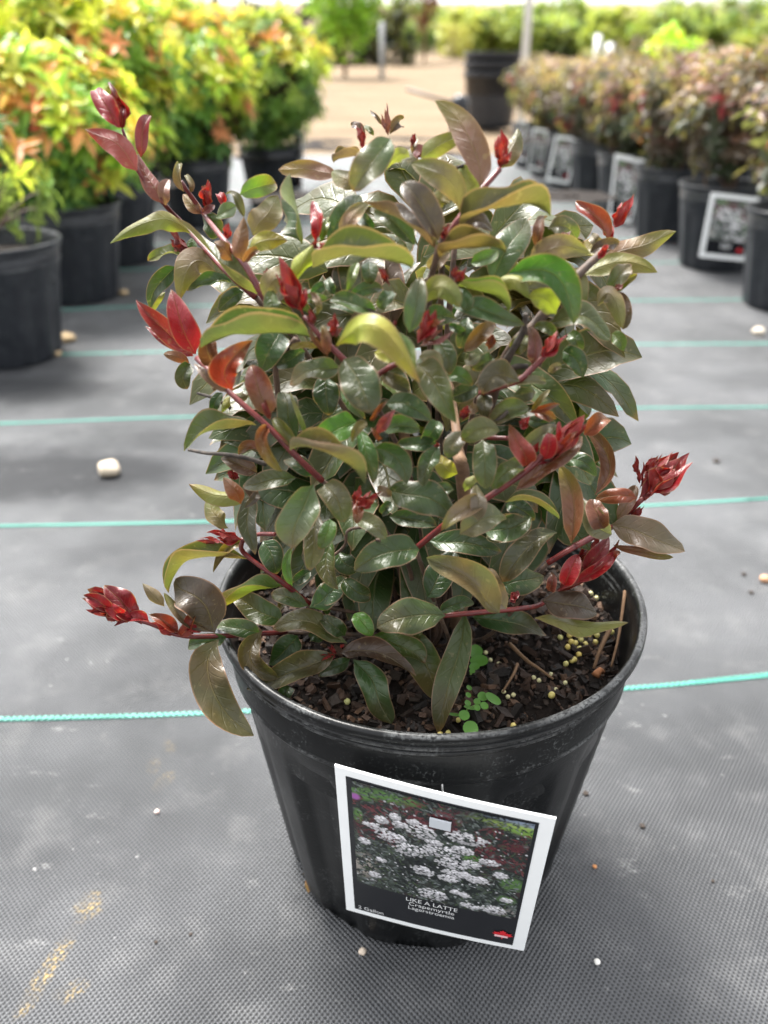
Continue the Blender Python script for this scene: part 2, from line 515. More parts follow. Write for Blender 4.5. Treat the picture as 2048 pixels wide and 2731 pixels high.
line_px = [
    [(-260, 1925), (0, 1920), (350, 1911), (667, 1898), (1100, 1876), (1678, 1837), (2046, 1803), (2400, 1765)],
    [(-300, 1409), (0, 1404), (547, 1393), (1100, 1375), (1711, 1350), (2048, 1330), (2400, 1310)],
    [(-300, 1139), (0, 1131), (530, 1112), (1543, 1091), (2048, 1086), (2400, 1082)],
    [(-200, 955), (200, 945), (439, 939), (1555, 920), (2048, 917), (2300, 915)],
    [(-200, 838), (163, 827), (376, 818), (1700, 802), (2048, 799), (2300, 797)]]
for i, lp in enumerate(line_px):
    W_ = [gp(*q) for q in lp]
    far = lambda a, b, x: (x, a[1] + (x - a[0]) * (a[1] - b[1]) / (a[0] - b[0]))
    stripe([far(W_[0], W_[2], -2.4)] + W_ + [far(W_[-1], W_[-3], 2.4)], i < 3)
for i in range(5, 13):
    y0 = 0.505 + 0.3048 * i
    stripe([(-2.6, y0 - 2.6 * YAW), (2.6, y0 + 2.6 * YAW)], False)

# ------------------------------------------------------------------ pots
PC = Vector((0.0244, 0.366, 0.0))
def make_pot(name, mat, n=96, hero=False):
    root = empty(name)
    def flute(r, z, an):
        if z > 0.150 or z < 0.004: return r
        k = 0.5 + 0.5 * math.cos(an * 12 + 1.2)
        k = min(1, max(0, (k - 0.35) / 0.35)); k = k * k * (3 - 2 * k)
        tp = min(1, max(0, (0.146 - z) / 0.022)); tp = tp * tp * (3 - 2 * tp)
        return r - 0.0042 * k * tp
    b = MB()
    body = [(0.0, 0.006), (0.060, 0.006), (0.070, 0.0), (0.0785, 0.0), (0.0820, 0.004), (0.0835, 0.012)]
    for i in range(1, 15):
        z = 0.012 + (0.1545 - 0.012) * i / 14
        body.append((0.0835 + (0.1040 - 0.0835) * i / 14, z))
    b.lathe(body, n, rfun=flute)
    b.build('body', mat, root, smooth=True)
    r = MB()
    prof = [(0.1036, 0.1355), (0.1054, 0.1362), (0.1062, 0.1385), (0.1057, 0.1405), (0.1054, 0.1425), (0.1068, 0.164), (0.1058, 0.1658),
            (0.1082, 0.1665), (0.1092, 0.1685), (0.1084, 0.1702), (0.1062, 0.1712), (0.1092, 0.1720), (0.1104, 0.1742), (0.1096, 0.1764), (0.1072, 0.1774),
            (0.1106, 0.1784), (0.1120, 0.1808), (0.1120, 0.1850), (0.1112, 0.1872), (0.1096, 0.1876), (0.1084, 0.1866), (0.1072, 0.183),
            (0.1060, 0.176), (0.1050, 0.166), (0.1038, 0.158), (0.1010, 0.140), (0.0985, 0.125)]
    prof = [(r_, 0.1876 - (0.1876 - z_) * 0.664 if z_ > 0.13 else z_) for r_, z_ in prof]
    def wav(rr, z, an):
        return rr * (1 + 0.004 * math.sin(2 * an + 0.6) + 0.0015 * math.sin(5 * an))
    r.lathe(prof, n, rfun=wav if hero else None)
    r.build('rim', mat, root, smooth=True)
    return root
hero_pot = make_pot('nursery_pot', M['pot'], 128, True)
hero_pot.location = PC
tag(hero_pot, 'large black plastic pot in front that holds the red-tipped shrub', 'pot')
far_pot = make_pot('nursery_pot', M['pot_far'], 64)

# ------------------------------------------------------------------ soil in the front pot
SOIL = 0.160
def soil_z(x, y):
    return SOIL + 0.006 * mnoise.noise(Vector((x * 25, y * 25, 1.3))) + 0.004 * mnoise.noise(Vector((x * 70, y * 70, 5.1)))
def disc(name, R, zf, center, mat, rings=26, n=72):
    vs, fs = [Vector((center[0], center[1], zf(center[0], center[1])))], []
    for i in range(1, rings + 1):
        for k in range(n):
            a = 2 * math.pi * k / n; r = R * i / rings
            x, y = center[0] + r * math.cos(a), center[1] + r * math.sin(a)
            vs.append(Vector((x, y, zf(x, y))))
    for k in range(n): fs.append((0, 1 + k, 1 + (k + 1) % n))
    for i in range(rings - 1):
        for k in range(n):
            k2 = (k + 1) % n
            fs.append((1 + i * n + k, 1 + i * n + k2, 1 + (i + 1) * n + k2, 1 + (i + 1) * n + k))
    return mesh_obj(name, vs, fs, mat, smooth=True)
soil = disc('potting_soil', 0.1035, soil_z, (PC.x, PC.y), M['soil'])
soil_b = MB()
def rand_rot(r=rng): 
    return Matrix.Rotation(r.uniform(0, 6.28), 3, 'Z') @ Matrix.Rotation(r.gauss(0, 0.5), 3, 'X') @ Matrix.Rotation(r.gauss(0, 0.5), 3, 'Y')
chip_cols = [(0.020, 0.011, 0.007), (0.034, 0.018, 0.011), (0.060, 0.032, 0.019), (0.009, 0.006, 0.0045), (0.10, 0.055, 0.032), (0.030, 0.020, 0.014), (0.17, 0.11, 0.075)]
chip_w = [5, 5, 3, 5, 1.2, 3, 0.35]
for i in range(3600):
    a = rng.uniform(0, 2 * math.pi); r = 0.101 * math.sqrt(rng.random())
    x, y = PC.x + r * math.cos(a), PC.y + r * math.sin(a)
    l = rng.choice((0.002, 0.003, 0.003, 0.004, 0.005, 0.007)) * rng.uniform(0.7, 1.3)
    w = l * rng.uniform(0.3, 0.8); h = l * rng.uniform(0.2, 0.5)
    R = rand_rot()
    vs = []
    for dz in (-1, 1):
        for dx, dy in ((-1, -1), (1, -1), (1, 1), (-1, 1)):
            j = lambda: rng.uniform(0.55, 1.1)
            vs.append(Vector((x, y, soil_z(x, y) + h * 0.3 + rng.uniform(0, 0.001))) + R @ Vector((dx * l / 2 * j(), dy * w / 2 * j(), dz * h / 2 * j())))
    soil_b.add(vs, [(0, 3, 2, 1), (4, 5, 6, 7), (0, 1, 5, 4), (1, 2, 6, 5), (2, 3, 7, 6), (3, 0, 4, 7)], rng.choices(chip_cols, chip_w)[0])
chips = soil_b.build('bark_chips', M['chips'], soil, vcol=True)
tag(chips, kind='stuff')
tag(soil, 'dark bark potting soil filling the front pot', 'soil', kind='stuff')

# fertiliser pellets on the soil: photograph pixel, pixel radius
def tD(x, y): return (1000 + x * 0.5425, 1100 + y * 0.5425)
def tC(x, y): return (200 + x * 0.5425, 1100 + y * 0.5425)
pellets = []
for q in ((912, 1098), (957, 1095), (1000, 1100), (965, 1125), (948, 1148), (985, 1130), (1012, 1114), (1034, 1132), (1050, 1092), (1085, 1117), (1092, 1090),
          (1130, 1062), (1160, 1095), (942, 1212), (982, 1192), (1005, 1172), (1008, 1150), (972, 1197)):
    pellets.append((tD(*q), 9.5, 'bright cluster'))
for q in ((868, 1267), (782, 1290), (808, 1302), (892, 1332), (938, 1305), (634, 1357), (656, 1371), (683, 1362), (546, 1162), (570, 1190), (610, 1210)):
    pellets.append((tD(*q), 7.5, 'scattered'))
pellets.append((tD(870, 1379), 12, 'biggest'))
pellets.append((tD(684, 1502), 10, 'lone'))
for q in ((294, 1580), (321, 1572), (360, 1568)): pellets.append((tD(*q), 9, 'by rim'))
pellets.append((tD(408, 1525), 9, 'by weed'))
pellets.append((tC(1335, 1393), 12, 'left'))
for q in ((800, 835), (815, 820), (1090, 905), (1060, 895)): pellets.append((tD(*q), 8, 'scattered'))
pm = NT('fertiliser_coating')
oi = pm.n('ShaderNodeObjectInfo')
pn = pm.noise(pm.obj_co(), 300, 2)
pm.surf(pm.pbsdf(pm.mix(pm.math('MULTIPLY', pn, 0.5), oi.outputs['Color'], (0.75, 0.68, 0.30)), 0.4, 0.5))
pel_lab = {'bright cluster': 'small yellow-green fertiliser pellet in the heap at the back right of the soil',
           'scattered': 'small pale fertiliser pellet scattered over the right half of the soil',
           'biggest': 'largest pale green fertiliser pellet, on the soil right of the bigger weed seedling',
           'lone': 'tan fertiliser pellet alone near the front rim, right of the weed seedling',
           'by rim': 'cream fertiliser pellet in the row against the front rim',
           'by weed': 'fertiliser pellet half hidden under the weed seedling',
           'left': 'single yellow fertiliser pellet on the bare soil at front left'}
sph = bpy.data.meshes.new('fertiliser_pellet')
bmm = bmesh.new(); bmesh.ops.create_icosphere(bmm, subdivisions=2, radius=1.0)
for v in bmm.verts: v.co *= 1 + 0.08 * mnoise.noise(v.co * 1.7)
bmm.to_mesh(sph); bmm.free()
sph.polygons.foreach_set('use_smooth', [True] * len(sph.polygons)); sph.materials.append(pm.m)
for (q, r, kd) in pellets:
    p = on_plane(q[0], q[1], SOIL + 0.004)
    o = bpy.data.objects.new('fertiliser_pellet', sph); col.objects.link(o)
    k = 0.82 * r * (p - CAM).length / FPX
    o.location = (p.x, p.y, soil_z(p.x, p.y) + k * 0.7 + 0.0015)
    o.scale = (k, k, k * 0.92)
    o.rotation_euler = (rng.uniform(0, 3), rng.uniform(0, 3), 0)
    y = rng.random()
    o.color = (0.42 + 0.18 * y, 0.44 - 0.02 * y, 0.16 - 0.09 * y, 1) if kd != 'scattered' else (0.55, 0.52, 0.30, 1)
    tag(o, pel_lab[kd], 'fertiliser pellet', 'fertiliser pellets on the soil')

def soil_path(pts, r, name, mat, label, cat):
    b = MB()
    P = []
    for (x, y, dz) in pts:
        p = on_plane(x, y, SOIL + 0.006); P.append(Vector((p.x, p.y, soil_z(p.x, p.y) + 0.003 + dz)))
    P = smooth_pts(P, 4)
    b.tube(P, [r * (1 - 0.5 * i / len(P)) for i in range(len(P))], 6)
    return tag(b.build(name, mat, None, True), label, cat)
def pd(x, y, dz=0.0): q = tD(x, y); return (q[0], q[1], dz)
soil_path([pd(660, 1150, .002), pd(740, 1225, .005), pd(800, 1262, .004), pd(880, 1290, .002)], 0.0011, 'dry_twig', M['twig_tan'], 'long thin brown twig lying across the middle of the soil', 'twig')
soil_path([pd(700, 1240, .004), pd(680, 1290, .003), pd(630, 1350, .001)], 0.0009, 'dry_twig', M['twig_tan'], 'short forked twig curving towards the weed seedling', 'twig')
soil_path([pd(1210, 990, .016), pd(1195, 1120, .008), pd(1165, 1230, .002)], 0.0010, 'dry_straw', M['twig_tan'], 'dry stalk standing against the inside right wall of the pot', 'stalk')
soil_path([pd(1150, 1110, .010), pd(1105, 1180, .006), pd(1080, 1230, .001)], 0.0014, 'dry_straw', M['twig_tan'], 'dry stalk leaning on the soil left of the standing stalk', 'stalk')
soil_path([pd(850, 1048, .004), pd(940, 1062, .005), pd(1040, 1082, .003)], 0.0018, 'wood_splinter', M['straw'], 'pale wood splinter lying behind the pellet heap', 'splinter')
soil_path([pd(1085, 1282, .002), pd(1105, 1265, .004), pd(1125, 1252, .002)], 0.0022, 'bark_piece', simple('orange_bark', (0.28, 0.11, 0.04), 0.8), 'orange bark piece at the right of the soil', 'bark')

# ------------------------------------------------------------------ weed seedlings
M['weed'] = leaf_material('weed_leaf', veins=False, rough=0.5, trans=0.3)
def seedling(name, stem_px, leaves, label):
    root = empty(name, on_plane(stem_px[0][0], stem_px[0][1], SOIL))
    inv = Matrix.Translation(-root.location)
    b = MB()
    P = [on_plane(x, y, SOIL + 0.004 + 0.003 * i) for i, (x, y) in enumerate(stem_px)]
    b.tube(smooth_pts(P, 4), 0.0005, 5)
    s = b.build('stem', simple('weed_stem', (0.16, 0.28, 0.06), 0.6), root); s.matrix_parent_inverse = inv
    for (x, y, r, el, an) in leaves:
        c = on_plane(x, y, SOIL + 0.011)
        k = r * (c - CAM).length / FPX
        vs, fs = [c], []
        ax = Vector((math.cos(an), math.sin(an), 0)); ay = Vector((-math.sin(an), math.cos(an), 0.45)).normalized()
        nn = ax.cross(ay)
        for ring in (0.5, 1.0):
            for j in range(14):
                a = 2 * math.pi * j / 14
                d = 1.0 - 0.10 * max(0, math.cos(a)) ** 6
                vs.append(c + ax * (math.cos(a) * k * el * ring * d) + ay * (math.sin(a) * k * ring) + nn * (k * 0.22 * ring * ring))
        for j in range(14):
            j2 = (j + 1) % 14
            fs.append((0, 1 + j, 1 + j2)); fs.append((1 + j, 15 + j, 15 + j2, 1 + j2))
        o = mesh_obj('leaf', vs, fs, M['weed'], root, True); o.matrix_parent_inverse = inv
        v = rng.uniform(0.9, 1.15)
        o.color = (0.085 * v, 0.215 * v, 0.03 * v, 1); o['under'] = (0.14, 0.25, 0.06)
    return tag(root, label, 'weed')
seedling('weed_seedling', [tD(440, 1515), tD(455, 1460), tD(520, 1430)],
         [tD(*q) + (r, e, a) for q, r, e, a in (((577, 1412), 23, 0.75, 1.2), ((528, 1398), 13, 1.1, 0.5), ((502, 1422), 9, 1.1, 0.2), ((502, 1452), 9, 1.0, 0.2), ((536, 1443), 11, 1.1, 0.7),
          ((462, 1456), 13, 1.2, 2.6), ((455, 1430), 9, 1.1, 1.0), ((438, 1490), 14, 1.1, 0.3), ((388, 1490), 13, 1.25, 2.9), ((470, 1555), 20, 1.05, 0.2), ((458, 1390), 8, 1.1, 1.0))],
         'bigger light green weed seedling with round leaves near the front rim')
seedling('weed_seedling', [tD(470, 1290), tD(475, 1240), tD(480, 1210)],
         [tD(*q) + (r, e, a) for q, r, e, a in (((492, 1178), 18, 1.5, 1.0), ((512, 1222), 17, 1.5, 0.2), ((488, 1250), 11, 1.4, 0.4), ((478, 1272), 7, 1.2, 0.3), ((462, 1355), 8, 1.1, 1.2))],
         'smaller light green weed seedling half behind the drooping leaf')

# ------------------------------------------------------------------ the shrub
shrub = empty('crape_myrtle', (PC.x, PC.y, SOIL))
shrub_inv = Matrix.Translation(-Vector((PC.x, PC.y, SOIL)))
tag(shrub, 'crape myrtle with bronze green leaves and red shoot tips in the front pot', 'shrub')
EC, ER = Vector((0.014, 0.372, 0.292)), Vector((0.112, 0.088, 0.132))
def env_depth(px, py):
    """depth of the crown's front surface under a pixel (or of its nearest point)"""
    d = ray(px, py)
    o = CAM - EC
    a = sum((d[i] / ER[i]) ** 2 for i in range(3)); b = 2 * sum(o[i] * d[i] / ER[i] ** 2 for i in range(3)); c = sum((o[i] / ER[i]) ** 2 for i in range(3)) - 1
    D = b * b - 4 * a * c
    return (-b - math.sqrt(D)) / (2 * a) if D > 0 else -b / (2 * a)

TONE = {  # upper side, underside
    'g': ((0.034, 0.066, 0.017), (0.100, 0.130, 0.030)),
    'd': ((0.023, 0.050, 0.012), (0.068, 0.104, 0.024)),
    'o': ((0.060, 0.074, 0.022), (0.118, 0.104, 0.048)),
    'b': ((0.064, 0.042, 0.030), (0.140, 0.082, 0.058)),
    'r': ((0.200, 0.008, 0.013), (0.230, 0.018, 0.016)),
    'm': ((0.120, 0.006, 0.011), (0.165, 0.013, 0.014)),
    'p': ((0.1320, 0.0340, 0.0340), (0.1440, 0.0480, 0.0420)),
    'k': ((0.100, 0.062, 0.038), (0.135, 0.092, 0.056)),
    'l': ((0.0936, 0.1440, 0.0216), (0.2160, 0.2376, 0.0288)),
    'w': ((0.150, 0.118, 0.082), (0.20, 0.155, 0.105)),
    'y': ((0.074, 0.104, 0.044), (0.140, 0.155, 0.062)),
    'a': ((0.1440, 0.0312, 0.0096), (0.1824, 0.0576, 0.0168)),
    'e': ((0.055, 0.145, 0.020), (0.100, 0.190, 0.030)),
}
TILE = {'A': (200, 200, .4822), 'B': (1000, 200, .5124), 'C': (200, 1100, .5425), 'D': (1000, 1100, .5425), 'E': (700, 250, .3617),
        'G': (450, 750, .3617), 'H': (900, 800, .3617), 'I': (850, 1300, .3617), 'J': (450, 1300, .3617)}
def T(tile, x, y):
    ox, oy, s = TILE[tile]; return ox + x * s, oy + y * s

NS, NV = 18, 8
def leaf_grid(Pb, Pm, Pt, width, phi, fold, curl, wave, seed, under=False, ns=NS, nv=NV, blunt=0.5, view=None, point=0.0):
    """vertices and uvs of one leaf blade about the midrib Pb-Pm-Pt"""
    r = random.Random(seed)
    C = Pm * 2 - (Pb + Pt) / 2
    ph1, ph2 = r.uniform(0, 6.28), r.uniform(0, 6.28)
    fr = r.uniform(1.0, 2.0)
    ea, eb = r.uniform(0.52, 0.72), r.uniform(0.52, 0.86)
    ea, eb = ea + 0.15 * point, eb + 0.35 * point
    pk = ea / (ea + eb); nrmw = pk ** ea * (1 - pk) ** eb
    tw = r.uniform(-1.0, 1.0); rec = r.uniform(-0.1, 0.6); curl = curl + r.uniform(-0.35, 0.35)
    wave = wave * r.uniform(1.0, 4.0)
    Ln = (Pt - Pb).length
    sN, sS = r.uniform(0.02, 0.075), r.uniform(-0.05, 0.05)
    vs, uv = [], []
    for i in range(ns + 1):
        s = i / ns
        p = Pb * (1 - s) ** 2 + C * (2 * s * (1 - s)) + Pt * s * s
        t = ((C - Pb) * (2 * (1 - s)) + (Pt - C) * (2 * s))
        t = t.normalized() if t.length > 1e-7 else (Pt - Pb).normalized()
        V = (CAM - p).normalized() if view is None else view
        S0 = t.cross(V)
        if S0.length < 1e-4: S0 = t.cross(Vector((0, 0, 1)))
        S0.normalize(); N0 = S0.cross(t)
        a = phi + tw * (s - 0.45)                 # the blade twists along its length
        S = S0 * math.cos(a) + N0 * math.sin(a); N = N0 * math.cos(a) - S0 * math.sin(a)
        p = p - N * (Ln * rec * max(0.0, s - 0.5) ** 2)      # the tip rolls back
        p = p + N * (Ln * sN * math.sin(6.28 * s + ph1) * s * (1.15 - s) * 2) + S * (Ln * sS * math.sin(5.2 * s + ph2) * s * (1 - s) * 3)
        # outline: narrow stalk, widest about the middle, drawn-out point
        wv = (s ** ea * (1 - s) ** eb / nrmw) if 0 < s < 1 else 0.0
        if s < 0.14: wv *= 0.3 + 0.7 * (s / 0.14)
        hw = max(width / 2 * wv, width * 0.012)
        for j in range(nv + 1):
            v = -1 + 2 * j / nv
            av = abs(v)
            an = fold * (0.55 + 0.45 * av) - curl * av * av
            off = S * (v * hw * math.cos(an)) + N * (av * hw * math.sin(an))
            wz = wave * hw * av * av * math.sin(fr * 6.28 * s + (ph1 if v > 0 else ph2))
            q = p + off
            wz += width * 0.075 * mnoise.noise(q * 95 + Vector((seed * 1.7, 0, 0)))
            vs.append(q + N * wz)
            uv.append((s, 0.5 + 0.5 * v))
    fs = []
    m = nv + 1
    for i in range(ns):
        for j in range(nv):
            q = (i * m + j, i * m + j + 1, (i + 1) * m + j + 1, (i + 1) * m + j)
            fs.append(q)
    return vs, fs, uv

leaf_count = [0]
def leaf3(Pb, Pm, Pt, width, tone, phi=0.0, fold=0.25, curl=0.2, wave=0.08, name='leaf', blunt=0.5, view=None):
    leaf_count[0] += 1
    sd = leaf_count[0]
    hot = tone[0] in 'rm'
    if hot: width *= 1.0; fold += 0.15; wave = wave * 1.8
    vs, fs, uv = leaf_grid(Pb, Pm, Pt, width, phi, fold, curl, wave, sd, blunt=blunt, view=view, point=1.0 if hot else 0.0)
    o = mesh_obj(name, vs, fs, M['leaf'], shrub, True, uv)
    o.matrix_parent_inverse = shrub_inv
    r = random.Random(sd * 13 + 5)
    up, un = TONE[tone[0]]
    if len(tone) > 1:
        u2, n2 = TONE[tone[1]]
        up = tuple((a + b) / 2 for a, b in zip(up, u2)); un = tuple((a + b) / 2 for a, b in zip(un, n2))
    v = r.uniform(0.85, 1.18); h = r.uniform(-0.08, 0.08)
    o.color = (up[0] * v * (1 + h), up[1] * v, up[2] * v * (1 - h), 1)
    o['under'] = (un[0] * v * (1 + h), un[1] * v, un[2] * v * (1 - h))
    # the colour the blade turns to towards its tip: green leaves bronze, bronze ones stay lime, red ones darken
    tipc = {'g': (0.060, 0.052, 0.028), 'd': (0.03, 0.04, 0.018), 'o': (0.066, 0.100, 0.018), 'b': (0.045, 0.040, 0.018), 'r': (0.075, 0.004, 0.008), 'm': (0.05, 0.004, 0.006), 'p': (0.10, 0.016, 0.020),
            'k': (0.13, 0.15, 0.024), 'l': (0.15, 0.13, 0.025), 'w': (0.10, 0.09, 0.05), 'y': (0.12, 0.105, 0.055), 'a': (0.06, 0.05, 0.012), 'e': (0.06, 0.09, 0.02)}[tone[-1]]
    o['tip'] = tuple(c * v for c in tipc)
    return o

def leaf(tile, bx, by, mx, my, tx, ty, w, tone, roll=0, fold=20, d=0.0, dt=0.0, dm=None, under=False, curl=12, wave=0.09, blunt=0.5):
    """a leaf read off the photograph: base, middle and tip of its midrib, breadth, and depths in cm from the crown's front"""
    b, m_, t = T(tile, bx, by), T(tile, mx, my), T(tile, tx, ty)
    s = TILE[tile][2]
    d0 = env_depth(*m_) + d / 100.0
    if dm is None: dm = dt * 0.35 - 0.3
    Pb, Pm, Pt = at(b[0], b[1], d0), at(m_[0], m_[1], d0 + dm / 100), at(t[0], t[1], d0 + dt / 100)
    width = w * s * d0 / FPX * 0.90 / max(0.7, math.cos(math.radians(fold)))
    dx, dy = t[0] - b[0], t[1] - b[1]
    fold = fold + 11
    if fold >= 43 and abs(roll) >= 35:      # a blade seen from the side, folded along the midrib: its near half shows the underside
        roll = 64 if roll > 0 else -64; fold = 50; curl = -6
        width = w * s * d0 / FPX * 1.2
        Pm = at(m_[0], m_[1] + 0.26 * w * s if abs(dx) > 0.3 * abs(dy) else m_[1], d0 + dm / 100)
    chord = (Pm - Pb).length + (Pt - Pm).length
    if fold < 45 and width > 0.56 * chord:          # no coin-shaped leaves: trade breadth for length
        k = min(1.30, math.sqrt(width / (0.56 * chord)))
        c0 = Pm.copy()
        Pb, Pt = c0 + (Pb - c0) * (1 + (k - 1) * 0.6), c0 + (Pt - c0) * (1 + (k - 1) * 1.2)
        width = min(width, 0.60 * chord * k)
    phi = math.radians(roll)
    if abs(dx) > 0.3 * abs(dy) and dx < 0: phi = -phi
    if under: phi += math.pi
    return leaf3(Pb, Pm, Pt, width, tone, phi, math.radians(fold), math.radians(curl), wave, blunt=blunt)

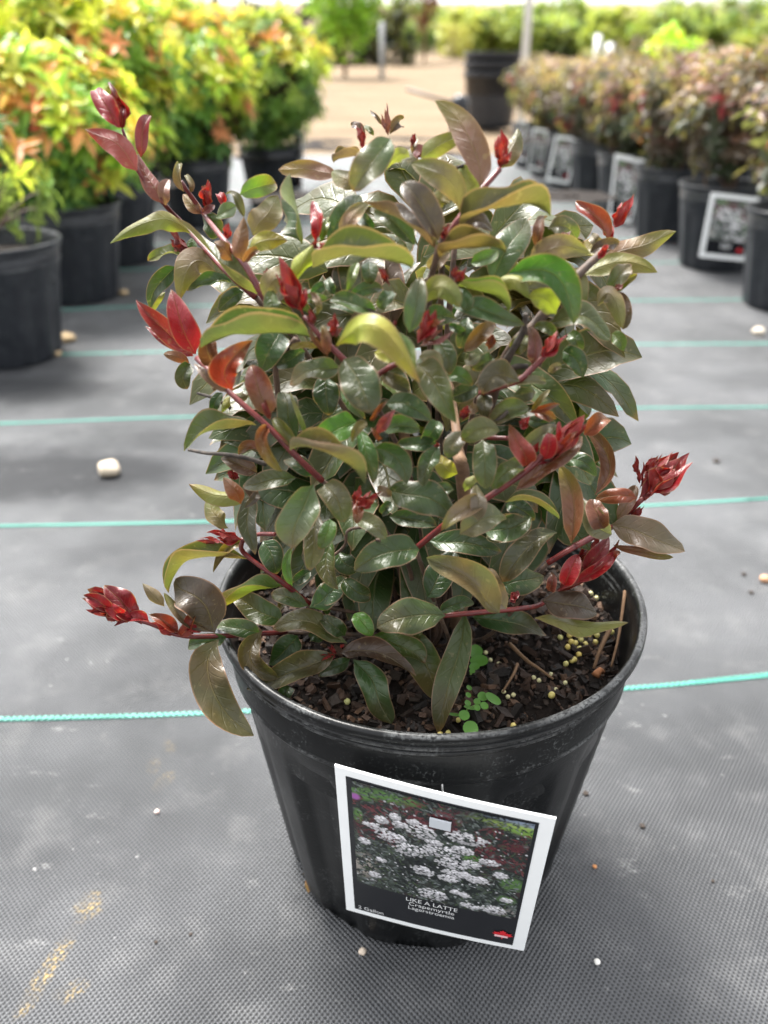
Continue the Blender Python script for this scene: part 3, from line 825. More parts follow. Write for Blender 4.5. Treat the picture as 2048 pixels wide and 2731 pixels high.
U = True
LEAVES = [
 # --- crown top
 ('E', 1605, 690, 1545, 330, 1300, 85, 235, 'pk', 10, 12, -1, 0.5, None, U),
 ('E', 1170, 480, 1320, 375, 1495, 300, 165, 'lk', 0, 10, 0, 0.5, None, U),
 ('E', 1460, 865, 1330, 610, 1085, 515, 215, 'ko', -15, 12, -0.5, 0, -0.8, U),
 ('E', 945, 335, 800, 510, 665, 690, 235, 'y', 10, 25, -0.8, -0.8, None),
 ('E', 1085, 470, 1000, 450, 915, 560, 120, 'kl', 0, 10, -0.4, 0.3, None, U),
 ('E', 560, 600, 360, 565, 150, 565, 150, 'pk', 20, 10, 0.8, 1, None, U),
 ('E', 690, 705, 600, 620, 505, 575, 165, 'o', 10, 10, 0.4, 0.8, None, U),
 ('E', 725, 470, 620, 425, 513, 475, 150, 'b', 50, 40, 0.3, 0.6),
 ('E', 940, 300, 985, 215, 1030, 215, 110, 'b', 0, 15, 1.5, 0.5),
 ('E', 880, 230, 835, 170, 775, 110, 34, 'b', 0, 15, 1.5, 0.5),
 ('E', 760, 330, 700, 240, 655, 235, 70, 'b', 20, 15, 1.8, 0.5),
 ('E', 820, 310, 790, 265, 745, 235, 44, 'o', 0, 15, 1.9, 0.5),
 ('E', 1100, 440, 1120, 370, 1130, 310, 55, 'k', 0, 15, 1.5, 0.3),
 ('E', 1180, 470, 1160, 430, 1110, 420, 110, 'p', 0, 15, 1.5, 0.3),
 ('E', 1275, 1150, 1030, 880, 803, 725, 210, 'b', 45, 32, -0.2, 0.3),
 ('E', 1300, 1085, 1180, 840, 1035, 655, 235, 'b', 28, 30, -0.9, -0.2),
 ('E', 1125, 1115, 960, 950, 793, 865, 195, 'g', 15, 15, 0.5, 0.3),
 ('E', 365, 1275, 760, 1110, 1125, 1255, 330, 'o', 52, 42, -0.8, -0.4, -1.2),
 ('E', 255, 1365, 300, 1230, 350, 1150, 350, 'l', 0, 32, -0.8, -0.3, None, U, 0),
 ('E', 300, 1115, 275, 850, 130, 615, 260, 'g', -42, 42, 0, 0.2),
 ('A', 985, 885, 1050, 775, 1115, 690, 175, 'ko', 5, 15, 0.5, 0.5, None, U),
 ('E', 385, 1090, 410, 930, 360, 768, 130, 'r', 15, 22, 0, 0.3),
 ('E', 430, 1090, 465, 980, 488, 885, 66, 'l', 0, 15, 0.3, 0.3),
 ('E', 480, 1085, 590, 890, 735, 748, 175, 'g', 10, 15, 0.6, 0.6),
 ('E', 580, 1060, 670, 890, 795, 800, 130, 'k', 10, 15, 0.3, 0.6, None, U),
 ('E', 820, 1010, 760, 940, 700, 900, 120, 'd', 0, 15, 1.4, 0.6),
 ('E', 955, 1450, 910, 1515, 855, 1585, 125, 'g', 10, 20, 0.3, -0.3),
 ('E', 840, 1620, 660, 1545, 492, 1505, 170, 'g', 25, 22, 0, 0),
 ('E', 1085, 1760, 1125, 1550, 1175, 1340, 165, 'y', 20, 30, -1, -0.3),
 ('E', 1195, 1550, 1320, 1410, 1450, 1575, 200, 'lo', 20, 15, -0.7, -0.6, -0.8, U),
 ('E', 1440, 1430, 1490, 1510, 1510, 1605, 130, 'g', 0, 12, -0.3, -0.3),
 ('E', 650, 1485, 760, 1440, 890, 1440, 120, 'g', 10, 15, 0.8, 0.4),
 ('E', 705, 1240, 660, 1340, 632, 1465, 90, 'lo', 0, 20, 0.3, -0.4),
 ('E', 780, 1240, 790, 1320, 790, 1410, 140, 'g', 0, 20, 1, -0.3),
 ('E', 540, 1480, 500, 1420, 480, 1350, 80, 'g', 0, 20, 1, 0.3),
 ('E', 360, 1480, 420, 1430, 490, 1400, 90, 'g', 0, 20, 1, 0.3),
 # --- upper left shoots
 ('A', 248, 295, 165, 160, 108, 42, 135, 'r', 0, 14, 0.5, 0.4),
 ('A', 262, 300, 262, 225, 272, 153, 62, 'm', 0, 35, 0.3, 0.2),
 ('A', 240, 130, 205, 75, 188, 38, 26, 'p', 0, 25, 0.9, 0.2),
 ('A', 345, 530, 215, 385, 50, 300, 155, 'pr', 12, 15, 0, 0.3, None, U),
 ('A', 365, 455, 375, 330, 414, 212, 88, 'pr', 10, 35, 0.2, 0.2),
 ('A', 492, 712, 410, 580, 360, 470, 125, 'p', 10, 30, 0, 0.2, None, U),
 ('A', 505, 722, 490, 640, 522, 572, 72, 'wp', 0, 35, -0.1, 0.2),
 ('A', 605, 645, 575, 560, 572, 490, 72, 'wk', 15, 40, 0, 0.3),
 ('A', 640, 650, 640, 600, 610, 555, 46, 'k', 0, 30, 0.1, 0.3),
 ('A', 700, 770, 650, 720, 605, 670, 70, 'pk', 0, 25, 0.2, 0.2, None, U),
 ('A', 700, 760, 735, 745, 772, 720, 48, 'p', 20, 25, -0.1, 0),
 ('A', 935, 785, 895, 695, 825, 635, 62, 'wg', 20, 35, -0.1, 0.2),
 ('A', 780, 790, 840, 750, 888, 722, 95, 'yo', 20, 20, 0.3, 0.3),
 ('A', 830, 720, 810, 680, 800, 650, 60, 'r', 0, 20, 0.5, 0.3),
 ('A', 912, 660, 1010, 620, 1130, 592, 125, 'l', 5, 15, 0, 0.3),
 ('A', 640, 875, 440, 800, 237, 932, 135, 'lo', 25, 20, 0, -0.3, -0.9, U),
 ('A', 1052, 1225, 830, 1040, 600, 735, 150, 'og', 45, 38, -0.1, 0.6),
 ('A', 965, 965, 1060, 910, 1165, 918, 125, 'l', 20, 15, 0.2, 0.3, None, U),
 ('A', 592, 1015, 500, 985, 400, 1028, 110, 'o', 45, 30, 0.6, 0.3),
 ('A', 775, 1085, 650, 1040, 575, 1245, 190, 'k', 5, 10, -0.6, -0.8, -0.9, U),
 ('A', 560, 1060, 460, 1160, 395, 1300, 110, 'd', 10, 25, 0.8, 0.2),
 ('A', 500, 1200, 450, 1250, 425, 1310, 60, 'ol', 0, 20, 1.0, 0.2, None, U),
 ('A', 865, 1150, 740, 1140, 600, 1195, 110, 'g', 35, 20, 0.8, 0.4),
 ('A', 660, 900, 645, 950, 640, 1000, 60, 'g', 0, 20, 0.9, 0.2),
 ('A', 930, 1030, 905, 920, 935, 795, 112, 'ka', 15, 30, -0.8, -0.2, None, U),
 ('A', 870, 1025, 825, 970, 778, 928, 90, 'ka', 0, 30, -0.7, -0.2, None, U),
 ('A', 930, 1035, 970, 990, 1005, 970, 60, 'ka', 0, 35, -0.9, -0.2),
 ('A', 700, 760, 760, 830, 800, 900, 120, 'g', 0, 20, 0.9, 0.2),
 ('A', 1050, 1250, 1120, 1120, 1250, 1190, 150, 'o', 15, 20, -0.2, 0, -0.5, U),
 ('A', 1100, 1195, 1090, 1270, 1145, 1335, 100, 'yg', 15, 20, -0.6, -0.2),
 ('A', 935, 1200, 850, 1240, 785, 1318, 95, 'd', 10, 20, 0.6, 0.3),
 ('A', 1230, 1300, 1265, 1240, 1275, 1175, 50, 'r', 0, 30, -0.9, -0.3),
 ('A', 1290, 1200, 1340, 1250, 1345, 1330, 40, 'k', 0, 30, -0.6, -0.3),
 ('A', 1400, 1540, 1385, 1450, 1370, 1370, 60, 'pk', 0, 30, -0.9, -0.3),
 ('A', 1400, 1560, 1340, 1480, 1300, 1390, 40, 'ka', 0, 30, -0.9, -0.3),
 ('A', 1270, 1250, 1330, 1230, 1400, 1240, 60, 'lo', 20, 20, -0.2, 0),
 # --- left red shoot and its surroundings
 ('G', 1045, 410, 640, 290, 212, 455, 340, 'og', 52, 44, -0.6, 0, -1.2),
 ('A', 668, 1545, 590, 1370, 508, 1168, 175, 'r', 8, 16, -1.7, -0.6),
 ('A', 660, 1545, 490, 1410, 330, 1235, 125, 'rp', 10, 30, -1.8, -0.4),
 ('A', 655, 1555, 530, 1480, 388, 1388, 92, 'r', 20, 20, -1.6, -0.4),
 ('A', 632, 1592, 570, 1560, 500, 1545, 66, 'a', 0, 20, -0.8, 0, None, U),
 ('A', 640, 1600, 600, 1660, 620, 1728, 115, 'yg', 0, 18, -0.3, -0.3),
 ('G', 330, 600, 280, 500, 310, 415, 190, 'ab', 0, 40, -1.3, -0.3),
 ('G', 475, 805, 430, 620, 618, 435, 235, 'ra', 10, 28, -1.6, -0.5),
 ('G', 445, 815, 310, 725, 185, 595, 80, 'pw', 0, 35, -1.7, -0.3),
 ('G', 725, 995, 665, 800, 600, 605, 240, 'wp', 8, 24, -1.1, -0.2),
 ('G', 745, 1020, 720, 940, 690, 870, 60, 'p', 0, 35, -1.2, -0.2),
 ('G', 815, 385, 750, 510, 685, 645, 275, 'g', 10, 14, 0.6, 0),
 ('G', 1095, 490, 1000, 470, 903, 495, 66, 'la', 30, 20, -0.5, 0, None, U),
 ('G', 1268, 640, 1080, 655, 875, 750, 190, 'gy', 25, 22, -0.1, -0.2),
 ('G', 1295, 585, 1415, 760, 1475, 948, 335, 'og', 5, 12, -1.4, -0.8),
 ('H', -10, 335, 280, 215, 545, 590, 240, 'l', 30, 30, -1.7, -1.4, -2.4, U),
 ('H', 270, 390, 370, 400, 470, 440, 130, 'l', 0, 12, -0.9, -0.5, None, U),
 ('H', 390, 250, 520, 380, 540, 585, 120, 'el', -10, 15, -2.0, -0.8),
 ('G', 1385, 1040, 1220, 1100, 1048, 1172, 235, 'e', 15, 22, 0, -0.4),
 ('G', 645, 1070, 340, 1030, 72, 1252, 240, 'o', 50, 42, -0.2, -0.2, -0.9),
 ('G', 740, 1060, 690, 1200, 835, 1405, 135, 'ak', 0, 40, -1.3, -0.9),
 ('G', 945, 1155, 875, 970, 850, 775, 185, 'g', 0, 12, 0.5, 0.3),
 ('G', 1028, 1165, 960, 1000, 893, 780, 46, 'l', 0, 15, 0.2, 0.4),
 ('G', 935, 1240, 850, 1110, 755, 995, 130, 'o', 10, 20, -0.3, 0.2),
 ('G', 895, 1250, 1190, 1200, 1485, 1475, 220, 'ko', 35, 38, -1.3, -1.2, -1.8),
 ('G', 690, 1275, 600, 1215, 503, 1285, 110, 'ba', 30, 20, 0.4, 0.2),
 ('G', 650, 1410, 520, 1350, 385, 1298, 140, 'b', 15, 25, 0.4, 0.2),
 ('G', 935, 1450, 720, 1480, 522, 1492, 165, 'og', 20, 24, -0.3, 0),
 ('G', 575, 1630, 370, 1570, 152, 1500, 165, 'lk', 25, 28, 0, 0.2, None, U),
 ('G', 530, 1645, 490, 1550, 405, 1455, 135, 'a', 10, 30, -0.3, 0.1, None, U),
 ('J', 1065, -15, 950, 220, 890, 435, 320, 'y', 5, 12, -1.8, -0.9),
 ('J', 1160, -5, 1235, 100, 1290, 215, 300, 'bo', 5, 14, -1.3, -0.6),
 ('G', 1400, 1075, 1465, 1280, 1520, 1490, 160, 'eg', 20, 20, 0.3, -0.4),
 ('G', 1085, 1435, 960, 1350, 838, 1285, 140, 'g', 15, 15, 0.3, 0.4),
 ('G', 1150, 700, 1160, 830, 1180, 960, 230, 'd', 0, 18, 1.8, 0),
 ('G', 1010, 520, 900, 570, 800, 630, 150, 'g', 0, 18, 1.2, 0),
 ('G', 395, 825, 340, 900, 325, 1000, 90, 'd', 0, 18, 0.4, 0),
 ('G', 455, 850, 425, 900, 392, 965, 80, 'lo', 0, 18, 0.3, 0, None, U),
 ('G', 590, 830, 540, 850, 490, 830, 90, 'o', 0, 18, 0.4, 0, None, U),
 ('G', 1280, 775, 1345, 890, 1450, 1020, 125, 'eg', 10, 20, 0.2, 0),
 ('G', 1500, 1200, 1600, 1290, 1690, 1400, 130, 'g', 0, 20, 0.2, 0),
 ('G', 640, 1600, 600, 1530, 560, 1480, 90, 'b', 0, 25, 0.2, 0),
 ('G', 350, 790, 330, 780, 300, 770, 50, 'k', 0, 20, -0.6, 0),
 ('G', 1330, 320, 1470, 260, 1600, 300, 130, 'b', 20, 20, 0.2, 0),
 ('G', 1500, 190, 1340, 170, 1180, 180, 170, 'g', 20, 22, 0.5, 0),
 # --- middle
 ('H', 215, 895, 150, 950, 92, 1055, 75, 'al', 10, 25, -0.7, -0.4),
 ('H', 240, 890, 300, 820, 370, 735, 52, 'a', 0, 30, -0.9, -0.4),
 ('H', 300, 985, 350, 900, 428, 810, 90, 'mp', 5, 30, -1.0, -0.5),
 ('H', 320, 1030, 290, 1000, 240, 930, 46, 'a', 0, 30, -0.9, -0.3),
 ('H', 600, 425, 690, 435, 788, 535, 135, 'wy', 10, 20, -0.3, -0.3),
 ('H', 585, 485, 730, 640, 862, 908, 255, 'o', 10, 22, -1.2, -1.0),
 ('H', 345, 530, 440, 610, 535, 670, 135, 'bd', 0, 25, -0.2, -0.2),
 ('H', 358, 770, 540, 780, 700, 893, 190, 'g', 20, 20, 0, -0.4),
 ('H', 325, 960, 470, 930, 605, 955, 175, 'g', 20, 18, 0.2, -0.2),
 ('H', 745, 900, 700, 970, 640, 1045, 160, 'd', 0, 18, 0.7, 0),
 ('H', 735, 1060, 580, 1065, 415, 1060, 140, 'd', 15, 18, 0.6, 0),
 ('H', 278, 1090, 440, 1170, 515, 1355, 215, 'g', -10, 20, -0.4, -0.7),
 ('H', 745, 1080, 670, 1215, 628, 1378, 165, 'g', 10, 20, 0, -0.5),
 ('H', 935, 965, 860, 1060, 815, 1165, 160, 'bo', 10, 15, -0.2, -0.4),
 ('H', 1195, 965, 1060, 950, 912, 1045, 175, 'yo', 15, 28, -0.5, -0.3),
 ('H', 1345, 605, 1190, 550, 1060, 692, 215, 'ob', 20, 25, -0.7, -0.5),
 ('H', 705, 270, 800, 400, 825, 550, 165, 'g', 0, 15, 0.4, -0.2),
 ('H', 775, 590, 890, 560, 1000, 635, 140, 'eg', 25, 22, 0.3, 0),
 ('H', 935, 385, 1040, 270, 1190, 165, 150, 'oa', 10, 15, 0.3, 0.4),
 ('H', 960, 130, 935, 250, 905, 375, 135, 'g', 0, 15, 0.9, 0),
 ('H', 855, 50, 1100, 90, 1380, 185, 190, 'g', 22, 20, -0.2, -0.2),
 ('H', 640, 110, 760, 110, 888, 135, 155, 'g', 10, 16, 0.5, 0),
 ('H', 820, 190, 880, 210, 935, 250, 80, 'd', 0, 16, 0.8, 0),
 ('H', 1085, 690, 1085, 780, 1090, 875, 135, 'gb', 0, 16, 0.5, -0.2),
 ('H', 1410, 790, 1270, 820, 1115, 905, 195, 'yg', 15, 20, 0.2, -0.2),
 ('H', 1035, 640, 930, 690, 820, 720, 150, 'd', 0, 16, 0.9, 0),
 ('H', 950, 790, 1000, 800, 1030, 780, 90, 'w', 0, 16, 0.4, 0),
 ('H', 1070, 1030, 1085, 1200, 1080, 1395, 195, 'gy', 0, 14, 0, -0.6),
 ('H', 1365, 1215, 1250, 1270, 1140, 1395, 185, 'o', 10, 20, -0.3, -0.3),
 ('H', 365, 1400, 620, 1460, 892, 1600, 270, 'g', 15, 18, -0.2, -0.8),
 ('H', 640, 1480, 740, 1420, 850, 1400, 170, 'g', 10, 16, 0.1, -0.3),
 ('I', 1205, 105, 1050, 190, 903, 312, 190, 'wk', 15, 25, -1.4, -0.8),
 ('I', 1175, 250, 1170, 110, 1165, -20, 130, 'wk', 0, 20, -1.5, 0.3),
 ('I', 1040, 345, 1210, 240, 1390, 175, 215, 'wo', 12, 22, -1.3, -0.3),
 ('D', 635, 440, 790, 420, 928, 492, 115, 'o', 50, 42, 0.5, 0),
 ('H', 1400, 1225, 1345, 1080, 1262, 905, 155, 'ra', 10, 28, -0.9, -0.3),
 ('H', 1440, 485, 1455, 330, 1412, 180, 112, 'mb', 10, 25, -0.5, 0),
 ('H', 940, 440, 990, 440, 1050, 400, 100, 'ko', 20, 20, -0.1, -0.2),
 ('H', 1270, 600, 1400, 600, 1560, 600, 110, 'wy', 35, 25, -0.2, -0.2),
 ('H', 1560, 540, 1600, 500, 1650, 490, 70, 'wk', 0, 25, -0.3, -0.2),
 ('H', 1150, 430, 1090, 460, 1000, 520, 140, 'g', 0, 18, 0.6, 0),
 ('H', 1330, 340, 1390, 360, 1440, 420, 100, 'g', 0, 18, 0.6, 0),
 ('H', 1400, 880, 1500, 900, 1620, 900, 110, 'd', 0, 18, 0.6, 0),
 ('H', 1300, 700, 1380, 690, 1470, 680, 130, 'yg', 0, 18, 0.8, 0),
 ('H', 1430, 820, 1500, 730, 1580, 640, 52, 'al', 0, 25, 0.2, 0),
 ('H', 1420, 830, 1530, 790, 1650, 770, 60, 'a', 0, 25, 0.3, 0),
 ('H', 1460, 830, 1540, 850, 1600, 880, 110, 'ab', 0, 25, 0.5, 0),
 ('H', 880, 1280, 800, 1240, 740, 1170, 160, 'l', 0, 18, 1.0, 0, None, U),
 ('H', 940, 1410, 970, 1350, 1040, 1300, 90, 'ol', 0, 18, -0.4, 0, None, U),
 # --- right of the crown
 ('B', 435, 795, 690, 610, 942, 692, 210, 'bo', 45, 38, -0.9, -0.4, -1.3),
 ('B', 430, 830, 530, 765, 628, 805, 90, 'b', 25, 20, 0.1, 0),
 ('B', 335, 955, 510, 845, 702, 915, 155, 'ko', 42, 34, -0.6, -0.3, -0.9),
 ('B', 595, 1075, 700, 900, 795, 742, 185, 'gy', 10, 12, 0.6, 0.5),
 ('B', 838, 895, 855, 800, 892, 705, 75, 'ba', 15, 35, -0.1, 0.2),
 ('B', 798, 965, 950, 905, 1115, 930, 145, 'k', 10, 12, -0.3, 0, None, U),
 ('B', 1168, 975, 1345, 895, 1542, 822, 135, 'k', 10, 20, -0.3, -0.3, None, U),
 ('B', 1118, 925, 1200, 885, 1290, 880, 75, 'b', 10, 20, 0, 0),
 ('B', 1205, 865, 1160, 750, 1032, 655, 110, 'ap', 20, 32, 0.3, 0.5),
 ('B', 1160, 880, 1140, 850, 1120, 820, 60, 'w', 0, 25, 0.4, 0.2),
 ('B', 1225, 860, 1215, 800, 1180, 750, 60, 'r', 0, 25, 0.3, 0.2),
 ('B', 1080, 1045, 1270, 975, 1442, 1030, 125, 'lk', 35, 30, 0.2, 0.2, None, U),
 ('B', 1228, 1115, 1275, 1040, 1335, 988, 95, 'y', 10, 30, -0.2, 0),
 ('B', 1260, 1120, 1300, 1080, 1360, 1040, 60, 'l', 0, 30, -0.2, 0),
 ('B', 1155, 1205, 1225, 1140, 1285, 1320, 115, 'ok', 20, 20, -0.1, -0.3, -0.5, U),
 ('B', 1250, 1130, 1300, 1220, 1290, 1325, 85, 'b', 0, 25, -0.2, -0.3),
 ('B', 695, 1030, 930, 1050, 1048, 1303, 190, 'eg', 10, 20, -0.7, -1, -1.2),
 ('B', 940, 1240, 890, 1175, 820, 1150, 135, 'l', 0, 12, -1.0, -0.3, None, U),
 ('B', 615, 1095, 720, 1065, 803, 1165, 125, 'lo', 25, 20, -0.4, -0.3, -0.6, U),
 ('B', 425, 1095, 590, 1095, 728, 1198, 135, 'lo', 40, 34, -0.3, -0.4, -0.6),
 ('B', 1010, 1000, 1055, 1090, 1070, 1215, 110, 'o', 0, 18, 0.5, -0.2, None, U),
 ('B', 895, 1295, 1080, 1275, 1243, 1372, 160, 'o', 38, 30, -0.1, -0.2, -0.5),
 ('B', 1232, 1345, 1270, 1380, 1298, 1440, 80, 'lo', 0, 20, 0.1, -0.2),
 ('B', 975, 1435, 1040, 1480, 1088, 1575, 115, 'g', 0, 20, 0.3, -0.2),
 ('B', 1005, 1345, 1045, 1380, 1065, 1445, 85, 'g', 0, 20, 0.5, -0.2),
 ('B', 830, 1315, 890, 1310, 945, 1365, 70, 'o', 10, 20, 0.2, -0.2),
 ('B', 655, 485, 715, 390, 742, 280, 135, 'ko', 0, 25, 0, 0.3, None, U),
 ('B', 530, 630, 480, 550, 425, 490, 130, 'lo', 0, 18, 0.8, 0.3, None, U),
 ('B', 600, 695, 680, 640, 735, 640, 85, 'l', 0, 18, 0.7, 0.3, None, U),
 ('B', 900, 800, 980, 790, 1060, 860, 110, 'bo', 15, 20, 0.6, 0.3),
 ('B', 870, 1060, 900, 1010, 890, 960, 80, 'lo', 0, 20, 0.4, 0),
 ('B', 930, 1100, 960, 1050, 940, 1000, 60, 'l', 0, 20, 0.3, 0),
 ('B', 390, 920, 330, 960, 280, 1010, 90, 'w', 0, 20, 0.3, 0),
 ('B', 500, 980, 580, 950, 640, 910, 90, 'lg', 15, 25, 0.3, 0.2),
 ('B', 350, 680, 350, 640, 400, 600, 110, 'kl', 0, 18, 0.7, 0.2),
 ('B', 830, 1600, 760, 1570, 690, 1520, 100, 'g', 0, 18, 0.6, 0),
 ('B', 720, 1440, 760, 1390, 800, 1340, 100, 'o', 0, 18, 0.6, 0),
 # --- lower right shoots
 ('D', 895, 190, 965, 100, 1042, 22, 85, 'mr', 5, 28, -0.9, 0),
 ('D', 835, 225, 858, 155, 850, 95, 100, 'r', 0, 28, -1.2, -0.2),
 ('D', 905, 180, 950, 130, 995, 92, 52, 'ra', 0, 28, -1.3, -0.2),
 ('D', 900, 150, 905, 90, 905, 40, 30, 'r', 0, 28, -1.1, -0.2),
 ('D', 740, 180, 790, 130, 900, 50, 90, 'yw', 10, 22, 0.1, 0),
 ('D', 690, 380, 880, 240, 1025, 112, 105, 'ab', 15, 26, -0.9, -0.2),
 ('D', 1082, 410, 1150, 240, 1025, 72, 105, 'ab', 15, 24, -0.2, 0.2),
 ('D', 1025, 110, 1090, 60, 1160, 15, 95, 'a', 10, 20, 0.5, 0.3),
 ('D', 905, 240, 1000, 230, 1088, 312, 95, 'g', 20, 20, 0.3, 0),
 ('D', 965, 645, 975, 430, 905, 262, 115, 'ak', 12, 34, -0.6, 0),
 ('D', 1155, 595, 1075, 540, 1030, 445, 150, 'wy', 5, 28, -0.9, 0),
 ('D', 1125, 565, 1090, 500, 1080, 435, 115, 'ab', 0, 30, -1.1, 0),
 ('D', 1290, 420, 1190, 410, 1080, 425, 85, 'a', 10, 15, 0.2, 0),
 ('D', 1190, 525, 1250, 430, 1288, 352, 72, 'pw', 0, 25, -0.5, 0),
 ('D', 1160, 555, 1330, 600, 1515, 690, 170, 'bw', 20, 24, -0.6, -0.8),
 ('D', 1170, 650, 1310, 690, 1470, 715, 50, 'ak', 0, 15, -0.5, -0.8),
 ('D', 765, 515, 650, 580, 535, 600, 150, 'g', 10, 18, 0.3, 0),
 ('D', 895, 590, 735, 680, 628, 835, 150, 'bg', 20, 26, -0.5, -0.3),
 ('D', 605, 985, 460, 840, 255, 712, 200, 'ow', 20, 28, -1.3, -0.6),
 ('D', 645, 965, 570, 860, 560, 755, 140, 'w', 0, 35, -1.2, -0.2),
 ('D', 930, 855, 965, 770, 1005, 690, 105, 'r', 0, 28, -1.5, -0.3),
 ('D', 1030, 790, 1090, 700, 1165, 598, 95, 'm', 5, 28, -1.5, -0.3),
 ('D', 990, 840, 1100, 760, 1215, 672, 85, 'r', 5, 28, -1.7, -0.3),
 ('D', 1150, 740, 1180, 700, 1210, 690, 40, 'ra', 0, 28, -1.4, -0.3),
 ('D', 850, 880, 870, 830, 860, 780, 60, 'mb', 0, 30, -1.2, -0.2),
 ('D', 825, 925, 970, 950, 1105, 975, 160, 'b', 20, 22, -1.2, -0.4),
 ('D', 785, 1010, 1000, 1035, 1222, 1062, 90, 'lk', 25, 25, -1.2, -0.4, None, U),
 ('D', 480, 1005, 670, 1040, 865, 1065, 155, 'g', 18, 16, -0.6, -0.2),
 ('D', 440, 980, 390, 1270, 288, 1552, 155, 'og', -10, 28, -1.8, -2.2),
 ('D', 170, 1060, 250, 1240, 290, 1430, 195, 'gy', -8, 14, -0.7, -1.0),
 ('D', 345, 1000, 170, 1000, 0, 1052, 185, 'yg', 12, 20, -1.4, -0.6),
 ('D', 0, 1095, 130, 1150, 245, 1235, 145, 'eg', 12, 18, -0.9, -0.8),
 ('I', 165, 1220, 430, 1230, 728, 1378, 205, 'b', 25, 24, -1.6, -1.2),
 ('I', 255, 1265, 400, 1470, 505, 1745, 215, 'g', -10, 24, -1.4, -1.6),
 ('I', 742, 455, 520, 480, 262, 612, 265, 'g', 15, 18, -0.7, -0.7),
 ('I', 800, 812, 900, 650, 990, 475, 235, 'd', 5, 16, 0.9, 0.6),
 ('I', 890, 920, 1020, 855, 1165, 855, 120, 'g', 10, 16, 0.3, 0),
 ('I', 808, 390, 1080, 420, 1375, 480, 205, 'd', 18, 16, 0.9, 0),
 ('I', 520, 215, 690, 235, 862, 290, 155, 'd', 15, 16, 0.8, 0),
 ('I', 1230, 325, 1390, 300, 1555, 290, 235, 'g', 8, 14, 0.4, 0),
 ('I', 1380, 130, 1480, 150, 1590, 240, 160, 'd', 8, 14, 1.0, 0),
 ('I', 1360, 720, 1500, 690, 1659, 640, 240, 'g', 8, 14, 0.3, 0),
 ('I', 0, 835, 110, 750, 205, 655, 175, 'd', 10, 16, 0.2, 0),
 ('J', 1205, 390, 1160, 580, 1248, 752, 195, 'g', -8, 20, -0.8, -0.8),
 ('J', 1105, 185, 1060, 420, 1045, 615, 160, 'bo', 0, 28, -1.2, -0.8),
 ('J', 1190, 230, 1165, 340, 1105, 460, 135, 'e', 5, 22, -1.3, -0.6),
 ('J', 1380, 240, 1490, 265, 1600, 378, 155, 'y', 10, 16, -0.8, -0.6),
 ('J', 1380, 90, 1395, 180, 1380, 268, 80, 'a', 0, 30, -1.3, -0.6),
 ('J', 1540, 20, 1590, 30, 1645, 70, 90, 'wb', 0, 20, -0.6, -0.2),
 ('J', 1640, 110, 1600, 160, 1560, 200, 110, 'd', 0, 18, 0.3, 0),
 ('J', 598, 40, 590, 250, 640, 495, 155, 'bd', -5, 20, -0.6, -0.7),
 ('J', 660, 40, 620, 90, 560, 150, 70, 'b', 0, 25, -0.5, -0.3),
 ('J', 565, 400, 440, 450, 318, 628, 95, 'la', 10, 30, -0.6, -0.3),
 ('J', 440, 300, 350, 210, 300, 90, 150, 'yk', 15, 25, 0.6, 0.2, None, U),
 ('C', 852, 722, 590, 690, 425, 872, 140, 'o', 40, 34, 0, -0.4, -0.5),
 ('J', 835, 720, 560, 740, 295, 915, 210, 'gl', 45, 42, -0.2, -0.3, -0.7),
 ('J', 840, 995, 650, 890, 468, 800, 225, 'g', 10, 16, 0.3, 0.2),
 ('J', 700, 400, 760, 510, 800, 640, 195, 'd', 0, 16, 0.8, 0),
 ('J', 912, 722, 865, 600, 905, 440, 75, 'le', 0, 22, 0, 0),
 ('J', 1030, 870, 880, 815, 735, 770, 135, 'g', 10, 16, 0, 0),
 ('J', 1040, 885, 1180, 790, 1305, 665, 195, 'g', 10, 16, -0.2, 0),
 ('C', 682, 1078, 600, 920, 465, 850, 225, 'b', 5, 14, -0.8, -0.3),
 ('C', 680, 1080, 520, 1000, 440, 880, 60, 'bk', 0, 20, -0.7, -0.3),
 ('J', 680, 1080, 500, 1030, 330, 1010, 160, 'g', 20, 20, -0.1, 0),
 ('J', 1315, 1150, 1010, 1000, 712, 1042, 195, 'oy', 32, 24, -1.2, -0.6, -1.0),
 ('J', 945, 1095, 860, 1200, 740, 1300, 205, 'd', 5, 16, 0, 0),
 ('J', 690, 1050, 610, 1270, 812, 1405, 200, 'ob', -5, 26, -1.2, -0.8, -0.8),
 ('J', 1225, 1230, 950, 1350, 558, 1488, 255, 'ob', 15, 22, -1.3, -0.9),
 ('C', 705, 1115, 660, 1355, 878, 1588, 195, 'ob', -8, 26, -1.0, -1.2, -0.8),
 ('J', 1335, 1265, 1220, 1330, 1085, 1375, 125, 'd', 10, 18, -0.5, -0.3),
 ('J', 1370, 930, 1440, 1010, 1495, 1105, 145, 'e', 5, 18, -0.6, -0.4),
 ('J', 1300, 1100, 1220, 1020, 1110, 960, 140, 'd', 5, 18, 0, 0),
 ('J', 1130, 1130, 1080, 1100, 1040, 1110, 120, 'd', 5, 18, 0, 0),
 ('J', 890, 1470, 850, 1520, 790, 1590, 125, 'd', 5, 18, -0.6, -0.4),
 ('C', 440, 955, 390, 900, 335, 845, 75, 'kw', 0, 30, -0.3, -0.2, None, U),
 ('C', 745, 1105, 640, 1130, 545, 1150, 95, 'g', 10, 18, -0.2, 0),
 ('C', 312, 1005, 230, 940, 143, 848, 135, 'm', 5, 28, -0.5, -0.2),
 ('C', 185, 975, 110, 930, 45, 897, 82, 'rm', 0, 32, -0.6, -0.2),
 ('C', 180, 1000, 120, 970, 75, 985, 50, 'm', 0, 32, -0.6, -0.2),
 ('C', 232, 1015, 190, 970, 165, 930, 85, 'r', 0, 25, -0.8, -0.2),
